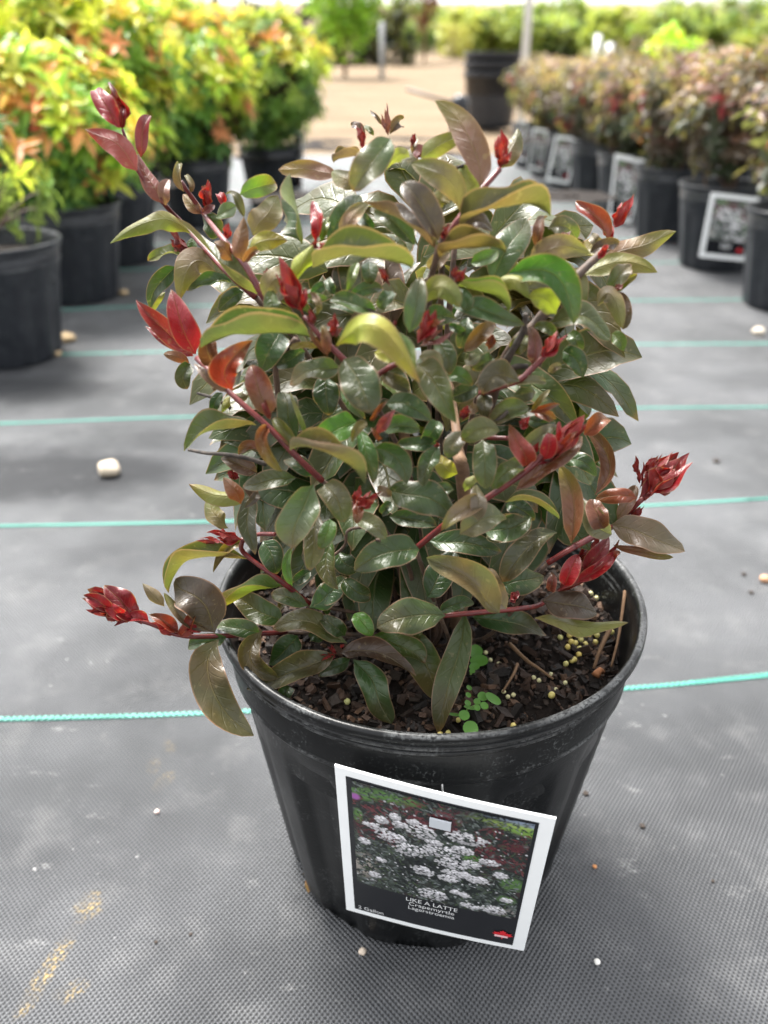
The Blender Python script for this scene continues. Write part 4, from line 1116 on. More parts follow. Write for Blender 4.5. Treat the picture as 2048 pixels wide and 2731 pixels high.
 ('C', 365, 1030, 280, 1015, 187, 1052, 74, 'r', 30, 25, -0.7, -0.2),
 ('C', 505, 1085, 440, 1030, 365, 995, 80, 'ra', 20, 32, -0.6, -0.2),
 ('C', 525, 1095, 560, 1050, 595, 990, 100, 'ra', 15, 30, -0.9, -0.2),
 ('C', 620, 1080, 580, 1060, 540, 1070, 40, 'r', 15, 30, -0.9, -0.2),
 ('J', 1300, 690, 1380, 760, 1480, 800, 200, 'd', 0, 16, 0.4, 0),
 ('J', 1250, 470, 1300, 560, 1400, 600, 190, 'd', 0, 16, 0.9, 0),
 ('J', 1040, 620, 980, 660, 920, 700, 110, 'd', 0, 16, 0.6, 0),
]
for L in LEAVES:
    (tile, bx, by, mx, my, tx, ty, w, tone, roll, fold, d, dt) = L[:13]
    dm = L[13] if len(L) > 13 else None
    un = L[14] if len(L) > 14 else False
    leaf(tile, bx, by, mx, my, tx, ty, w, tone, roll, fold, d, dt, dm, un)

# red buds: tight bunches of narrow young leaves, each bunch one part
def bud(tile, bx, by, tx, ty, w, n=5, tone='r', d=-0.4, spread=0.32):
    b, t = T(tile, bx, by), T(tile, tx, ty)
    s = TILE[tile][2]
    d0 = env_depth(*b) + d / 100
    Pb, Pt = at(b[0], b[1], d0), at(t[0], t[1], d0 - 0.002)
    ax = Pt - Pb; L = ax.length
    V = (CAM - Pb).normalized()
    side = ax.normalized().cross(V).normalized(); N = side.cross(ax.normalized())
    vs, fs, uvs = [], [], []
    r = random.Random(int(bx * 7 + by))
    for k in range(n):
        a = 2 * math.pi * (k + r.uniform(-0.2, 0.2)) / n
        f = 1.0 if k == 0 else r.uniform(0.55, 0.95)
        sp = 0.04 if k == 0 else 0.75 * spread * r.uniform(0.5, 1.2)
        dirv = (ax.normalized() + (side * math.cos(a) + N * math.sin(a)) * sp).normalized()
        st = Pb + ax * (0.0 if k == 0 else r.uniform(0.0, 0.28))
        tip = st + dirv * (L * f * (1 if k == 0 else 0.85))
        mid = (st + tip) / 2 + (side * math.cos(a) + N * math.sin(a)) * (L * 0.10)
        view = (-(side * math.cos(a) + N * math.sin(a)) * 0.8 + ax.normalized() * 0.3 + V * (0.9 if k == 0 else 0.2)).normalized()
        v, f_, u = leaf_grid(st, mid, tip, w * s * d0 / FPX * r.uniform(0.9, 1.3), 0.0, 0.6, 0.1, 0.16, k + int(bx), ns=10, nv=6, view=view, point=1.0)
        o = len(vs); vs += v; fs += [tuple(i + o for i in q) for q in f_]; uvs += u
    ob = mesh_obj('bud', vs, fs, M['leaf'], shrub, True, uvs)
    ob.matrix_parent_inverse = shrub_inv
    up, un = TONE[tone]
    g = r.uniform(0.85, 1.2)
    ob.color = (up[0] * g, up[1] * g, up[2] * g, 1); ob['under'] = tuple(c * g for c in un); ob['tip'] = tuple(c * 0.8 for c in up)
for q in (('E', 738, 415, 708, 225, 62, 4, 'r', 0.2, 0.12), ('E', 925, 310, 890, 62, 44, 5, 'p', 1.4, 0.25), ('E', 1095, 395, 1122, 285, 34, 4, 'm', 1.0, 0.2),
          ('E', 1335, 1075, 1365, 950, 52, 4, 'r', -0.9, 0.2), ('E', 1345, 1085, 1415, 1000, 40, 3, 'k', -0.8, 0.2), ('E', 375, 1145, 395, 1075, 46, 4, 'm', -0.6, 0.3),
          ('E', 400, 1140, 490, 1095, 46, 3, 'r', -0.6, 0.3), ('E', 935, 1420, 865, 1275, 44, 4, 'm', 0, 0.25), ('E', 1420, 1390, 1500, 1275, 66, 4, 'r', -0.5, 0.25),
          ('E', 1410, 1370, 1420, 1260, 40, 3, 'm', -0.4, 0.25), ('E', 20, 1340, 28, 1285, 30, 3, 'm', -0.2, 0.2),
          ('A', 735, 745, 722, 575, 62, 6, 'r', -0.2, 0.28), ('A', 845, 910, 840, 815, 46, 3, 'r', -0.4, 0.15), ('A', 648, 1000, 505, 868, 66, 5, 'm', -0.3, 0.3),
          ('A', 1265, 1345, 1128, 1045, 92, 6, 'r', -1.3, 0.22), ('G', 1205, 410, 1215, 225, 56, 5, 'r', -1.2, 0.22), ('G', 1225, 420, 1275, 330, 34, 3, 'p', -1.1, 0.25),
          ('G', 1070, 330, 1035, 190, 46, 5, 'm', -1.0, 0.25), ('B', 650, 495, 650, 282, 48, 4, 'r', -0.5, 0.3), ('B', 640, 480, 705, 390, 44, 5, 'r', -0.6, 0.5),
          ('B', 1245, 795, 1340, 612, 52, 5, 'r', 0.2, 0.22), ('B', 960, 860, 1020, 805, 36, 3, 'p', -0.1, 0.2), ('B', 1160, 955, 1210, 880, 34, 4, 'r', -0.5, 0.2),
          ('B', 850, 1025, 855, 960, 36, 3, 'r', 0, 0.2), ('B', 1240, 1130, 1290, 1085, 36, 4, 'p', -0.3, 0.3), ('H', 590, 320, 715, 60, 92, 6, 'r', -1.1, 0.3),
          ('H', 680, 200, 780, 130, 40, 3, 'a', -1.1, 0.3), ('H', 600, 340, 850, 205, 46, 3, 'p', -0.9, 0.2), ('H', 415, 225, 428, 140, 36, 3, 'm', 0, 0.2), ('H', 1500, 420, 1670, 235, 92, 6, 'r', -0.7, 0.22), ('H', 925, 890, 950, 770, 66, 4, 'm', -0.3, 0.3),
          ('H', 735, 1090, 735, 1050, 36, 3, 'm', -0.3, 0.3), ('H', 1350, 950, 1410, 850, 66, 4, 'r', -0.6, 0.25), ('H', 1110, 370, 1150, 260, 70, 4, 'a', 0.3, 0.3),
          ('D', 1290, 445, 1515, 178, 120, 6, 'm', -0.7, 0.14), ('D', 1340, 400, 1540, 225, 100, 4, 'r', -0.9, 0.14),
          ('D', 800, 260, 1035, 35, 100, 7, 'r', -1.0, 0.22), ('D', 900, 880, 1195, 615, 110, 8, 'r', -1.5, 0.24), ('C', 330, 1040, 50, 890, 120, 8, 'm', -0.6, 0.20), ('C', 525, 1095, 360, 1000, 80, 6, 'r', -0.7, 0.25),
          ('A', 262, 300, 190, 60, 90, 5, 'r', 0.3, 0.16), ('D', 1310, 310, 1405, 195, 36, 4, 'm', -0.3, 0.2), ('D', 1300, 380, 1310, 240, 26, 3, 'm', -0.6, 0.2),
          ('D', 1290, 300, 1275, 215, 26, 3, 'm', -0.4, 0.2), ('D', 1250, 520, 1325, 450, 40, 3, 'm', -0.6, 0.2), ('D', 665, 930, 700, 875, 44, 4, 'm', -1.4, 0.25), ('D', 985, 840, 1190, 640, 60, 4, 'r', -1.4, 0.25),
          ('J', 1230, 1250, 1100, 1255, 62, 6, 'r', -1.6, 0.4), ('J', 1230, 1230, 1190, 1160, 36, 4, 'm', -1.6, 0.4), ('J', 1270, 1180, 1290, 1160, 30, 3, 'r', -1.5, 0.4), ('J', 545, 385, 275, 340, 84, 6, 'r', -0.5, 0.2),
          ('J', 420, 420, 215, 380, 40, 3, 'm', -0.4, 0.15), ('J', 1370, 170, 1560, 20, 92, 6, 'r', -1.4, 0.4), ('J', 1360, 130, 1410, -20, 60, 4, 'r', -1.5, 0.25),
          ('G', 520, 1450, 430, 1410, 60, 4, 'm', 0, 0.3), ('C', 560, 1085, 600, 1060, 30, 3, 'r', -0.9, 0.3), ('D', 730, 250, 800, 140, 40, 4, 'r', -1.0, 0.3)):
    bud(*q)

# stems. Pixel paths lie in the crown's front, then run to the pot's middle
def stem(points, r0, r1, mat, name='branch', n=8):
    P = []
    for q in points:
        if isinstance(q[0], str):
            x, y = T(q[0], q[1], q[2]); P.append(at(x, y, env_depth(x, y) + q[3] / 100))
        else: P.append(Vector(q))
    nin = sum(1 for q in points if not isinstance(q[0], str))
    if name == 'shoot' and nin:          # old brown wood inside, red young wood outside
        j = len(P) - nin
        stem_mesh(P[j - 1:], r1 * 0.45, r1 * 0.5, M['stem_brown'], 'branch', n)
        P = P[:j]; r0, r1 = r0 * 0.85, r1 * 0.6
    return stem_mesh(P, r0, r1, mat, name, n)
def stem_mesh(P, r0, r1, mat, name, n=8):
    P = smooth_pts(P, 6)
    b = MB()
    k = len(P) - 1
    rr = [r0 + (r1 - r0) * i / k for i in range(k + 1)]
    rr = [r * (1 + 0.10 * mnoise.noise(p * 260)) for r, p in zip(rr, P)]
    b.tube(P, rr, n)
    o = b.build(name, mat, shrub, True); o.matrix_parent_inverse = shrub_inv
    return o
ax = lambda dx, dy, z: (PC.x + dx, PC.y + dy, z)
stem([('G', 205, 565, -1.5), ('G', 460, 830, -1.2), ('G', 740, 1080, -0.9), ('G', 940, 1290, -0.6), ('G', 1130, 1470, 0.2), ax(-0.015, -0.045, 0.235), ax(-0.006, -0.02, SOIL)], 0.0013, 0.0022, M['stem_red'], 'shoot')
stem([('A', 262, 300, 0.4), ('A', 345, 525, 0.1), ('A', 490, 710, 0.0), ('A', 620, 850, 0.3), ('A', 830, 1080, 0.8), ('A', 1000, 1230, 1.8), ax(-0.05, -0.01, 0.30), ax(-0.012, 0, SOIL)], 0.0007, 0.0024, M['stem_red'], 'shoot')
stem([('A', 585, 590, 0), ('A', 720, 780, -0.2), ('A', 820, 910, -0.4), ('A', 940, 1050, -0.4), ('A', 1050, 1240, 0.2), ('A', 1200, 1420, 1.5), ax(-0.03, -0.02, 0.27), ax(-0.008, -0.01, SOIL)], 0.0011, 0.0024, M['stem_red'], 'shoot')
stem([('A', 1265, 1335, -1.0), ('A', 1400, 1500, -0.8), ('G', 1190, 480, -0.7), ('G', 1330, 620, -0.4), ('G', 1480, 800, 0.8), ax(-0.01, -0.035, 0.26), ax(0.0, -0.01, SOIL)], 0.0010, 0.0022, M['stem_red'], 'shoot')
stem([('B', 650, 490, -0.3), ('B', 545, 610, -0.2), ('B', 430, 765, -0.1), ('B', 350, 900, 0.8), ax(0.0, -0.01, 0.33), ax(0.002, 0.0, SOIL)], 0.0012, 0.0026, M['stem_red'], 'shoot')
stem([('E', 1345, 1000, -0.7), ('E', 1300, 1120, -0.6), ('E', 1270, 1250, -0.2), ('E', 1230, 1400, 0.8), ax(-0.004, -0.02, 0.29), ax(0.0, -0.008, SOIL)], 0.0010, 0.0022, M['stem_brown'], 'shoot')
stem([('B', 1210, 900, -0.2), ('B', 1130, 970, -0.2), ('B', 990, 1110, 0.1), ('B', 850, 1280, 0.6), ('B', 670, 1500, 1.6), ax(0.02, -0.01, 0.27), ax(0.008, 0.0, SOIL)], 0.0013, 0.0028, M['stem_brown'], 'branch')
stem([('H', 1530, 410, -0.6), ('H', 1440, 500, -0.5), ('H', 1340, 590, -0.4), ('H', 1160, 650, 0), ('H', 1030, 700, 1.0), ax(0.012, -0.02, 0.27), ax(0.006, -0.005, SOIL)], 0.0013, 0.0022, M['stem_red'], 'shoot')
stem([('D', 830, 200, -1.0), ('D', 740, 290, -0.9), ('D', 520, 440, -0.6), ('D', 420, 490, -0.2), ('D', 200, 670, 1.0), ax(0.004, -0.03, 0.185), ax(0.0, -0.018, SOIL)], 0.0013, 0.0022, M['stem_red'], 'shoot')
stem([('D', 1320, 420, -0.7), ('D', 1170, 560, -0.6), ('D', 980, 660, -0.1), ('D', 850, 740, 0.6), ax(0.03, -0.03, 0.18), ax(0.012, -0.012, SOIL)], 0.0014, 0.0022, M['stem_red'], 'shoot')
stem([('D', 1000, 800, -1.4), ('D', 930, 855, -1.3), ('D', 820, 940, -1.2), ('D', 700, 965, -1.0), ('D', 320, 1000, -0.5), ax(0.008, -0.035, 0.178), ax(0.002, -0.015, SOIL)], 0.0013, 0.0020, M['stem_red'], 'shoot')
stem([('C', 180, 990, -0.5), ('C', 370, 1040, -0.5), ('C', 510, 1095, -0.6), ('C', 680, 1100, -0.5), ('C', 1040, 1080, 0.6), ax(-0.02, -0.03, 0.178), ax(-0.008, -0.012, SOIL)], 0.0010, 0.0022, M['stem_red'], 'shoot')
stem([('J', 545, 380, -0.3), ('C', 830, 690, 0), ('C', 1000, 820, 0.5), ('C', 1150, 940, 1.3), ax(-0.015, -0.01, 0.172), ax(-0.010, -0.004, SOIL)], 0.0012, 0.0022, M['stem_red'], 'shoot')
stem([('D', 1160, 560, -0.5), ('D', 1090, 600, -0.3), ('D', 980, 660, -0.1)], 0.0010, 0.0015, M['stem_red'], 'shoot')
stem([('H', 1260, 1020, -0.3), ('H', 1130, 1015, 0.2), ('H', 1000, 1000, 1.2)], 0.0008, 0.0012, M['stem_red'], 'shoot')
stem([('H', 460, 460, -0.4), ('H', 330, 530, -0.2), ('H', 200, 640, 0.5)], 0.0009, 0.0013, M['stem_red'], 'shoot')
stem([('J', 780, 345, -0.3), ('J', 670, 345, 0), ('J', 580, 370, 0)], 0.0009, 0.0009, M['stem_red'], 'shoot')
# old wood
stem([ax(0.014, 0.004, SOIL - 0.01), ax(0.020, 0.0, 0.20), ('H', 925, 1330, 3.0), ('H', 890, 1130, 3.0), ('H', 880, 1000, 4.0), ax(0.005, 0.012, 0.31)], 0.0042, 0.0016, M['stem_tan'], 'trunk')
stem([ax(-0.008, -0.010, SOIL - 0.01), ax(-0.008, -0.012, 0.185), ax(-0.010, -0.004, 0.23), ax(-0.018, 0.004, 0.30), ax(-0.028, 0.01, 0.35)], 0.0044, 0.0018, M['stem_tan'], 'trunk')
stem([ax(-0.022, 0.0, SOIL - 0.01), ax(-0.030, -0.006, 0.19), ax(-0.042, -0.01, 0.24), ax(-0.055, 0.0, 0.30)], 0.0028, 0.0014, M['stem_brown'], 'trunk')
stem([ax(0.002, -0.004, SOIL - 0.01), ax(0.004, -0.006, 0.20), ax(0.002, -0.004, 0.27), ax(0.006, 0.0, 0.37)], 0.0030, 0.0012, M['stem_brown'], 'trunk')
stem([('G', 940, 425, 0.8), ('G', 860, 510, 0.9), ('G', 790, 600, 1.0), ('G', 800, 780, 1.4), ('G', 810, 900, 1.8)], 0.0012, 0.0012, M['stem_brown'])
# dead twigs
stem([('G', 212, 825, 0.2), ('G', 340, 866, 0.6), ('G', 460, 940, 1.2)], 0.0006, 0.0008, M['twig_dark'], 'dead_twig', 6)
stem([('G', 150, 1243, -0.3), ('G', 280, 1268, -0.1), ('G', 400, 1275, 0), ('G', 560, 1300, 0.4), ('G', 720, 1350, 1.0)], 0.0008, 0.0010, M['twig_dark'], 'dead_twig', 6)
stem([('H', 1388, 100, -0.3), ('H', 1370, 230, 0), ('H', 1290, 370, 0.4), ('H', 1220, 480, 1.0)], 0.0010, 0.0016, M['twig_dark'], 'dead_twig', 6)
stem([('H', 1410, 490, 0.0), ('H', 1330, 490, 0.2), ('H', 1250, 515, 0.7)], 0.0010, 0.0012, M['twig_dark'], 'dead_twig', 6)
stem([('H', 1255, 820, -0.4), ('H', 1190, 880, -0.2), ('H', 1110, 920, 0.3)], 0.0007, 0.0009, M['twig_dark'], 'dead_twig', 6)
stem([('I', 420, 385, -0.9), ('I', 450, 400, -0.9), ('I', 470, 525, -1.0)], 0.0006, 0.0005, M['stem_brown'], 'dead_twig', 6)
stem([('I', 100, 510, 0.4), ('I', 190, 430, 0.4), ('I', 215, 320, 0.6), ('I', 340, 290, 0.9)], 0.0006, 0.0007, M['stem_brown'], 'dead_twig', 6)
stem([('E', 1430, 545, 0.6), ('E', 1500, 525, 0.6), ('E', 1580, 510, 0.8)], 0.0007, 0.0007, M['twig_dark'], 'dead_twig', 6)

# leaves deeper in the crown: single leaves up to 300, the hidden rest one mass
fr = random.Random(23)
n_single = max(0, 300 - leaf_count[0])
made, mass = 0, [[[], [], []], [[], [], []]]
EC_D = (EC - CAM).dot(Vector((0, math.cos(PITCH), -math.sin(PITCH))))
while made < 350:
    u = Vector((fr.uniform(-1, 1), fr.uniform(-1, 1), fr.uniform(-0.98, 0.98)))
    if not 0.25 < u.length < 0.95: continue
    c = EC + Vector((u.x * ER.x * 0.88, u.y * ER.y * 0.95 + 0.014, u.z * ER.z * 0.90))
    if c.z < SOIL + 0.020: continue
    if (c - CAM).dot(Vector((0, math.cos(PITCH), -math.sin(PITCH)))) < EC_D - 0.045 * fr.random(): continue
    out = Vector((u.x, u.y, u.z * 0.5 + 0.2)).normalized()
    t = (out + Vector((fr.gauss(0, 0.6), fr.gauss(0, 0.4), fr.gauss(0, 0.5)))).normalized()
    L = fr.uniform(0.042, 0.060)
    Pb = c - t * L * 0.5; Pt = c + t * L * 0.5 + Vector((0, 0, -L * 0.32))
    view = (Vector((0, -0.75, 0.8)) + out * 0.5 + Vector((fr.gauss(0, 0.4), fr.gauss(0, 0.3), 0))).normalized()
    Pm = (Pb + Pt) / 2 + Vector((0, 0, L * 0.14)); wd = L * fr.uniform(0.34, 0.42)
    hi = u.z > 0.1
    if u.y < 0.1 and n_single > 0:
        leaf3(Pb, Pm, Pt, wd, fr.choice(('o', 'g', 'b', 'ok', 'o', 'og', 'ob') if hi else ('g', 'd', 'g', 'g', 'o', 'eg')), 0, 0.4, 0.2, 0.10, view=view); n_single -= 1
    else:
        v, f, uvv = leaf_grid(Pb, Pm, Pt, wd, 0, 0.4, 0.2, 0.10, made, ns=8, nv=4, view=view)
        k = 1 if hi else 0
        o = len(mass[k][0]); mass[k][0].extend(v); mass[k][1].extend([tuple(i + o for i in q) for q in f]); mass[k][2].extend(uvv)
    made += 1
for k, (nm, cu, cn, ct) in enumerate((('inner_foliage', (0.030, 0.060, 0.015, 1), (0.09, 0.12, 0.028), (0.050, 0.056, 0.020)), ('upper_foliage', (0.056, 0.066, 0.020, 1), (0.12, 0.105, 0.042), (0.066, 0.056, 0.028)))):
    o = mesh_obj(nm, mass[k][0], mass[k][1], M['leaf'], shrub, True, mass[k][2])
    o.matrix_parent_inverse = shrub_inv
    o.color = cu; o['under'] = cn; o['tip'] = ct
    tag(o, kind='stuff')

# ------------------------------------------------------------------ picture tag hanging on the front pot
CARD = [Vector((-0.0207, 0.2535, 0.1731)), Vector((0.0687, 0.2297, 0.1685)), Vector((0.0708, 0.2590, 0.0398)), Vector((-0.0194, 0.2797, 0.0429))]  # TL TR BR BL
def card_point(u, v, h=0.0):
    a = CARD[0].lerp(CARD[1], u); b = CARD[3].lerp(CARD[2], u)
    n = (CARD[1] - CARD[0]).cross(CARD[3] - CARD[0]).normalized()
    if n.y > 0: n = -n
    bow = 0.0012 * math.sin(math.pi * u)
    return a.lerp(b, v) + n * (h + bow)
M['card_white'] = simple('white_card', (0.90, 0.92, 0.92), 0.35, 0.5, 60, 0.04)
M['card_black'] = simple('black_print', (0.012, 0.013, 0.016), 0.22, 0.5)
M['ink_white'] = simple('white_lettering', (0.72, 0.73, 0.73), 0.4, 0.4)
M['ink_red'] = simple('red_emblem', (0.62, 0.02, 0.03), 0.4, 0.4)
M['ink_pink'] = simple('pale_emblem_band', (0.80, 0.50, 0.52), 0.4, 0.4)
M['clear'] = simple('clear_plastic_tab', (0.55, 0.58, 0.62), 0.25, 0.5)
M['wire'] = simple('white_wire', (0.62, 0.62, 0.60), 0.45, 0.5)
card = empty('plant_tag', card_point(0.5, 1.0))
card_inv = Matrix.Translation(-card.location)
def card_sheet(name, u0, v0, u1, v1, h, thick, mat, nu=8, nv=6, cut=0.0):
    vs, fs = [], []
    for hh in (h, h + thick):
        for j in range(nv + 1):
            for i in range(nu + 1):
                vs.append(card_point(u0 + (u1 - u0) * i / nu, v0 + (v1 - v0) * j / nv, hh))
    m = nu + 1; k = m * (nv + 1)
    for j in range(nv):
        for i in range(nu):
            q = (j * m + i, j * m + i + 1, (j + 1) * m + i + 1, (j + 1) * m + i)
            fs.append(q); fs.append(tuple(reversed([x + k for x in q])))
    ring = [i for i in range(m)] + [j * m + nu for j in range(1, nv + 1)] + [nv * m + i for i in range(nu - 1, -1, -1)] + [j * m for j in range(nv - 1, 0, -1)]
    for a, b in zip(ring, ring[1:] + ring[:1]): fs.append((a, a + k, b + k, b))
    o = mesh_obj(name, vs, fs, mat, card); o.matrix_parent_inverse = card_inv
    return o
card_sheet('card', 0, 0, 1, 1, -0.0010, 0.0010, M['card_white'])
panel = card_sheet('printed_panel', 0.052, 0.040, 0.935, 0.965, 0.0001, 0.0001, M['card_black'])
# the printed picture: a shrub with dark leaves and white flower heads
NXP, NYP = 210, 220
yy, xx = np.mgrid[0:NYP + 1, 0:NXP + 1].astype(np.float64)
uu, vv = xx / NXP, yy / NYP
img = np.zeros((NYP + 1, NXP + 1, 3))
def fbm(freq, seed, oct=4):
    r = np.random.RandomState(seed); o = np.zeros_like(uu); amp = 1.0
    for k in range(oct):
        n = int(freq * 2 ** k) + 2
        g = r.rand(n + 2, n + 2)
        fx, fy = uu * n, vv * n
        ix, iy = fx.astype(int), fy.astype(int); ax_, ay_ = fx - ix, fy - iy
        ax_ = ax_ * ax_ * (3 - 2 * ax_); ay_ = ay_ * ay_ * (3 - 2 * ay_)
        o += amp * ((g[iy, ix] * (1 - ax_) + g[iy, ix + 1] * ax_) * (1 - ay_) + (g[iy + 1, ix] * (1 - ax_) + g[iy + 1, ix + 1] * ax_) * ay_)
        amp *= 0.6
    return o / sum(0.6 ** k for k in range(oct))
n1, n2, n3, n4 = fbm(12, 1), fbm(26, 2, 3), fbm(6, 3), fbm(44, 4, 2)
def lay(mask, colr):
    global img
    m = np.clip(mask, 0, 1)[..., None]
    img = img * (1 - m) + np.array(colr) * m
img[:] = (0.014, 0.018, 0.017)
lay((n1 - 0.46) * 4 * (n2 * 1.4), (0.06, 0.075, 0.06))
lay((n2 - 0.56) * 6, (0.07, 0.085, 0.08))
lay((n3 - 0.5) * 3 * (n1 > 0.48), (0.045, 0.018, 0.022))
def blob(u, v, ru, rv, p=2.0): return 1.25 - (((uu - u) / ru) ** 2 + ((vv - v) / rv) ** 2) ** (p / 2)
grn = lambda m: lay(m * (0.4 + n2), (0.10, 0.22, 0.05))
for q in ((0.06, 0.10, 0.10, 0.05), (0.22, 0.06, 0.20, 0.05), (0.03, 0.30, 0.03, 0.07), (0.95, 0.62, 0.08, 0.07), (0.93, 0.80, 0.06, 0.05), (0.70, 0.44, 0.06, 0.05)): grn(np.clip(blob(*q), 0, 1) * 0.9)
lay(np.clip((uu - 0.60) * 4 - np.abs(vv - 0.05 - (uu - 0.6) * 0.02) * 22, 0, 1), (0.30, 0.42, 0.10))
lay(np.clip((uu - 0.68) * 5 - np.abs(vv - 0.015) * 40, 0, 1), (0.22, 0.27, 0.36))
lay(np.clip((uu - 0.70) * 5 - np.abs(vv - 0.09) * 30, 0, 1), (0.18, 0.32, 0.06))
for q in ((0.45, 0.20, 0.18, 0.06), (0.30, 0.16, 0.10, 0.10), (0.15, 0.42, 0.12, 0.06), (0.55, 0.13, 0.12, 0.04), (0.80, 0.34, 0.10, 0.12), (0.92, 0.25, 0.08, 0.05), (0.80, 0.16, 0.05, 0.10), (0.10, 0.18, 0.06, 0.05)):
    lay(np.clip(blob(*q), 0, 1) * (n2 > 0.46) * 0.9, (0.085, 0.018, 0.024))
lay(np.clip(blob(0.42, 0.64, 0.22, 0.10), 0, 1) * 0.8, (0.012, 0.013, 0.016))
lay(np.clip(blob(0.05, 0.78, 0.09, 0.14), 0, 1) * (n2 > 0.45), (0.30, 0.27, 0.24))
lay(np.clip(blob(0.93, 0.95, 0.12, 0.06), 0, 1) * (n2 > 0.47), (0.22, 0.20, 0.19))
flw = [(0.22, 0.42, 0.075, 0.05), (0.34, 0.50, 0.085, 0.06), (0.40, 0.29, 0.07, 0.07), (0.52, 0.44, 0.085, 0.06), (0.66, 0.26, 0.10, 0.055), (0.58, 0.54, 0.075, 0.055), (0.42, 0.68, 0.06, 0.045),
       (0.60, 0.64, 0.055, 0.045), (0.49, 0.915, 0.075, 0.06), (0.57, 0.70, 0.05, 0.035), (0.72, 0.65, 0.04, 0.035), (0.77, 0.64, 0.03, 0.035), (0.67, 0.62, 0.03, 0.03), (0.70, 0.50, 0.045, 0.04),
       (0.06, 0.53, 0.03, 0.03), (0.17, 0.28, 0.03, 0.035), (0.13, 0.36, 0.06, 0.03), (0.28, 0.28, 0.035, 0.03), (0.35, 0.22, 0.03, 0.025), (0.72, 0.95, 0.05, 0.03), (0.86, 0.94, 0.06, 0.045), (0.68, 0.84, 0.025, 0.025),
       (0.62, 0.83, 0.025, 0.025), (0.80, 0.44, 0.05, 0.03), (0.87, 0.55, 0.035, 0.03), (0.64, 0.38, 0.05, 0.04), (0.25, 0.22, 0.025, 0.03), (0.12, 0.86, 0.03, 0.03), (0.16, 0.68, 0.025, 0.025), (0.93, 0.80, 0.03, 0.025), (0.48, 0.37, 0.04, 0.03)]
def stamp(u, v, ru, rv, rot, colr, soft=0.6):
    x0, x1 = int(max(0, (u - max(ru, rv)) * NXP - 1)), int(min(NXP, (u + max(ru, rv)) * NXP + 2))
    y0, y1 = int(max(0, (v - max(ru, rv)) * NYP - 1)), int(min(NYP, (v + max(ru, rv)) * NYP + 2))
    if x1 <= x0 or y1 <= y0: return
    du, dv = uu[y0:y1, x0:x1] - u, vv[y0:y1, x0:x1] - v
    a_, b_ = du * math.cos(rot) + dv * math.sin(rot), -du * math.sin(rot) + dv * math.cos(rot)
    m = np.clip((1 - np.sqrt((a_ / ru) ** 2 + (b_ / rv) ** 2)) / soft, 0, 1)[..., None]
    img[y0:y1, x0:x1] = img[y0:y1, x0:x1] * (1 - m) + np.array(colr) * m
pr = random.Random(4)
for k in range(2600):
    u, v = pr.random(), pr.random()
    mar = (u > 0.7 and 0.1 < v < 0.5) or (u < 0.25 and 0.1 < v < 0.5) or (0.3 < u < 0.6 and v < 0.25)
    c = pr.choice(((0.10, 0.022, 0.028), (0.06, 0.016, 0.02), (0.15, 0.04, 0.045), (0.02, 0.02, 0.02)) if mar and pr.random() < 0.7 else ((0.02, 0.028, 0.024), (0.045, 0.06, 0.05), (0.012, 0.014, 0.014), (0.09, 0.11, 0.10), (0.05, 0.075, 0.035), (0.16, 0.18, 0.18)))
    if 0.30 < u < 0.56 and 0.54 < v < 0.76: c = tuple(x * 0.4 for x in c)
    stamp(u, v, pr.uniform(0.012, 0.030), pr.uniform(0.004, 0.009), pr.uniform(-1.4, 1.4), c)
for (u, v, ru, rv) in flw:
    nfl = int(40 + 5200 * ru * rv * 3)
    for k in range(nfl):
        a_ = pr.uniform(0, 6.283); q = math.sqrt(pr.random())
        du, dv = math.cos(a_) * q * ru * 1.25, math.sin(a_) * q * rv * 1.0
        sh = 0.52 + 0.5 * (1 - (dv / rv + 1) / 2) - 0.15 * q
        g = max(0.10, min(0.92, sh * pr.uniform(0.45, 1.15)))
        stamp(u + du, v + dv, pr.uniform(0.007, 0.012), pr.uniform(0.006, 0.010), 0, (g, g * 0.985, min(1, g * 1.03)), 0.45)
for k in range(150): 
    g = pr.uniform(0.3, 0.75); stamp(pr.random(), pr.uniform(0.1, 1), pr.uniform(0.005, 0.011), pr.uniform(0.005, 0.010), 0, (g, g, g * 1.05))
lay(np.clip(blob(0.02, 0.13, 0.03, 0.03), 0, 1), (0.32, 0.10, 0.35))
PU0, PV0, PU1, PV1 = 0.078, 0.052, 0.918, 0.735
pv = [card_point(PU0 + (PU1 - PU0) * i / NXP, PV0 + (PV1 - PV0) * j / NYP, 0.0004) for j in range(NYP + 1) for i in range(NXP + 1)]
pf = [(j * (NXP + 1) + i, (j + 1) * (NXP + 1) + i, (j + 1) * (NXP + 1) + i + 1, j * (NXP + 1) + i + 1) for j in range(NYP) for i in range(NXP)]
pic = mesh_obj('printed_picture', pv, pf, M['print'], card); pic.matrix_parent_inverse = card_inv
set_vcol(pic, img.reshape(-1, 3))

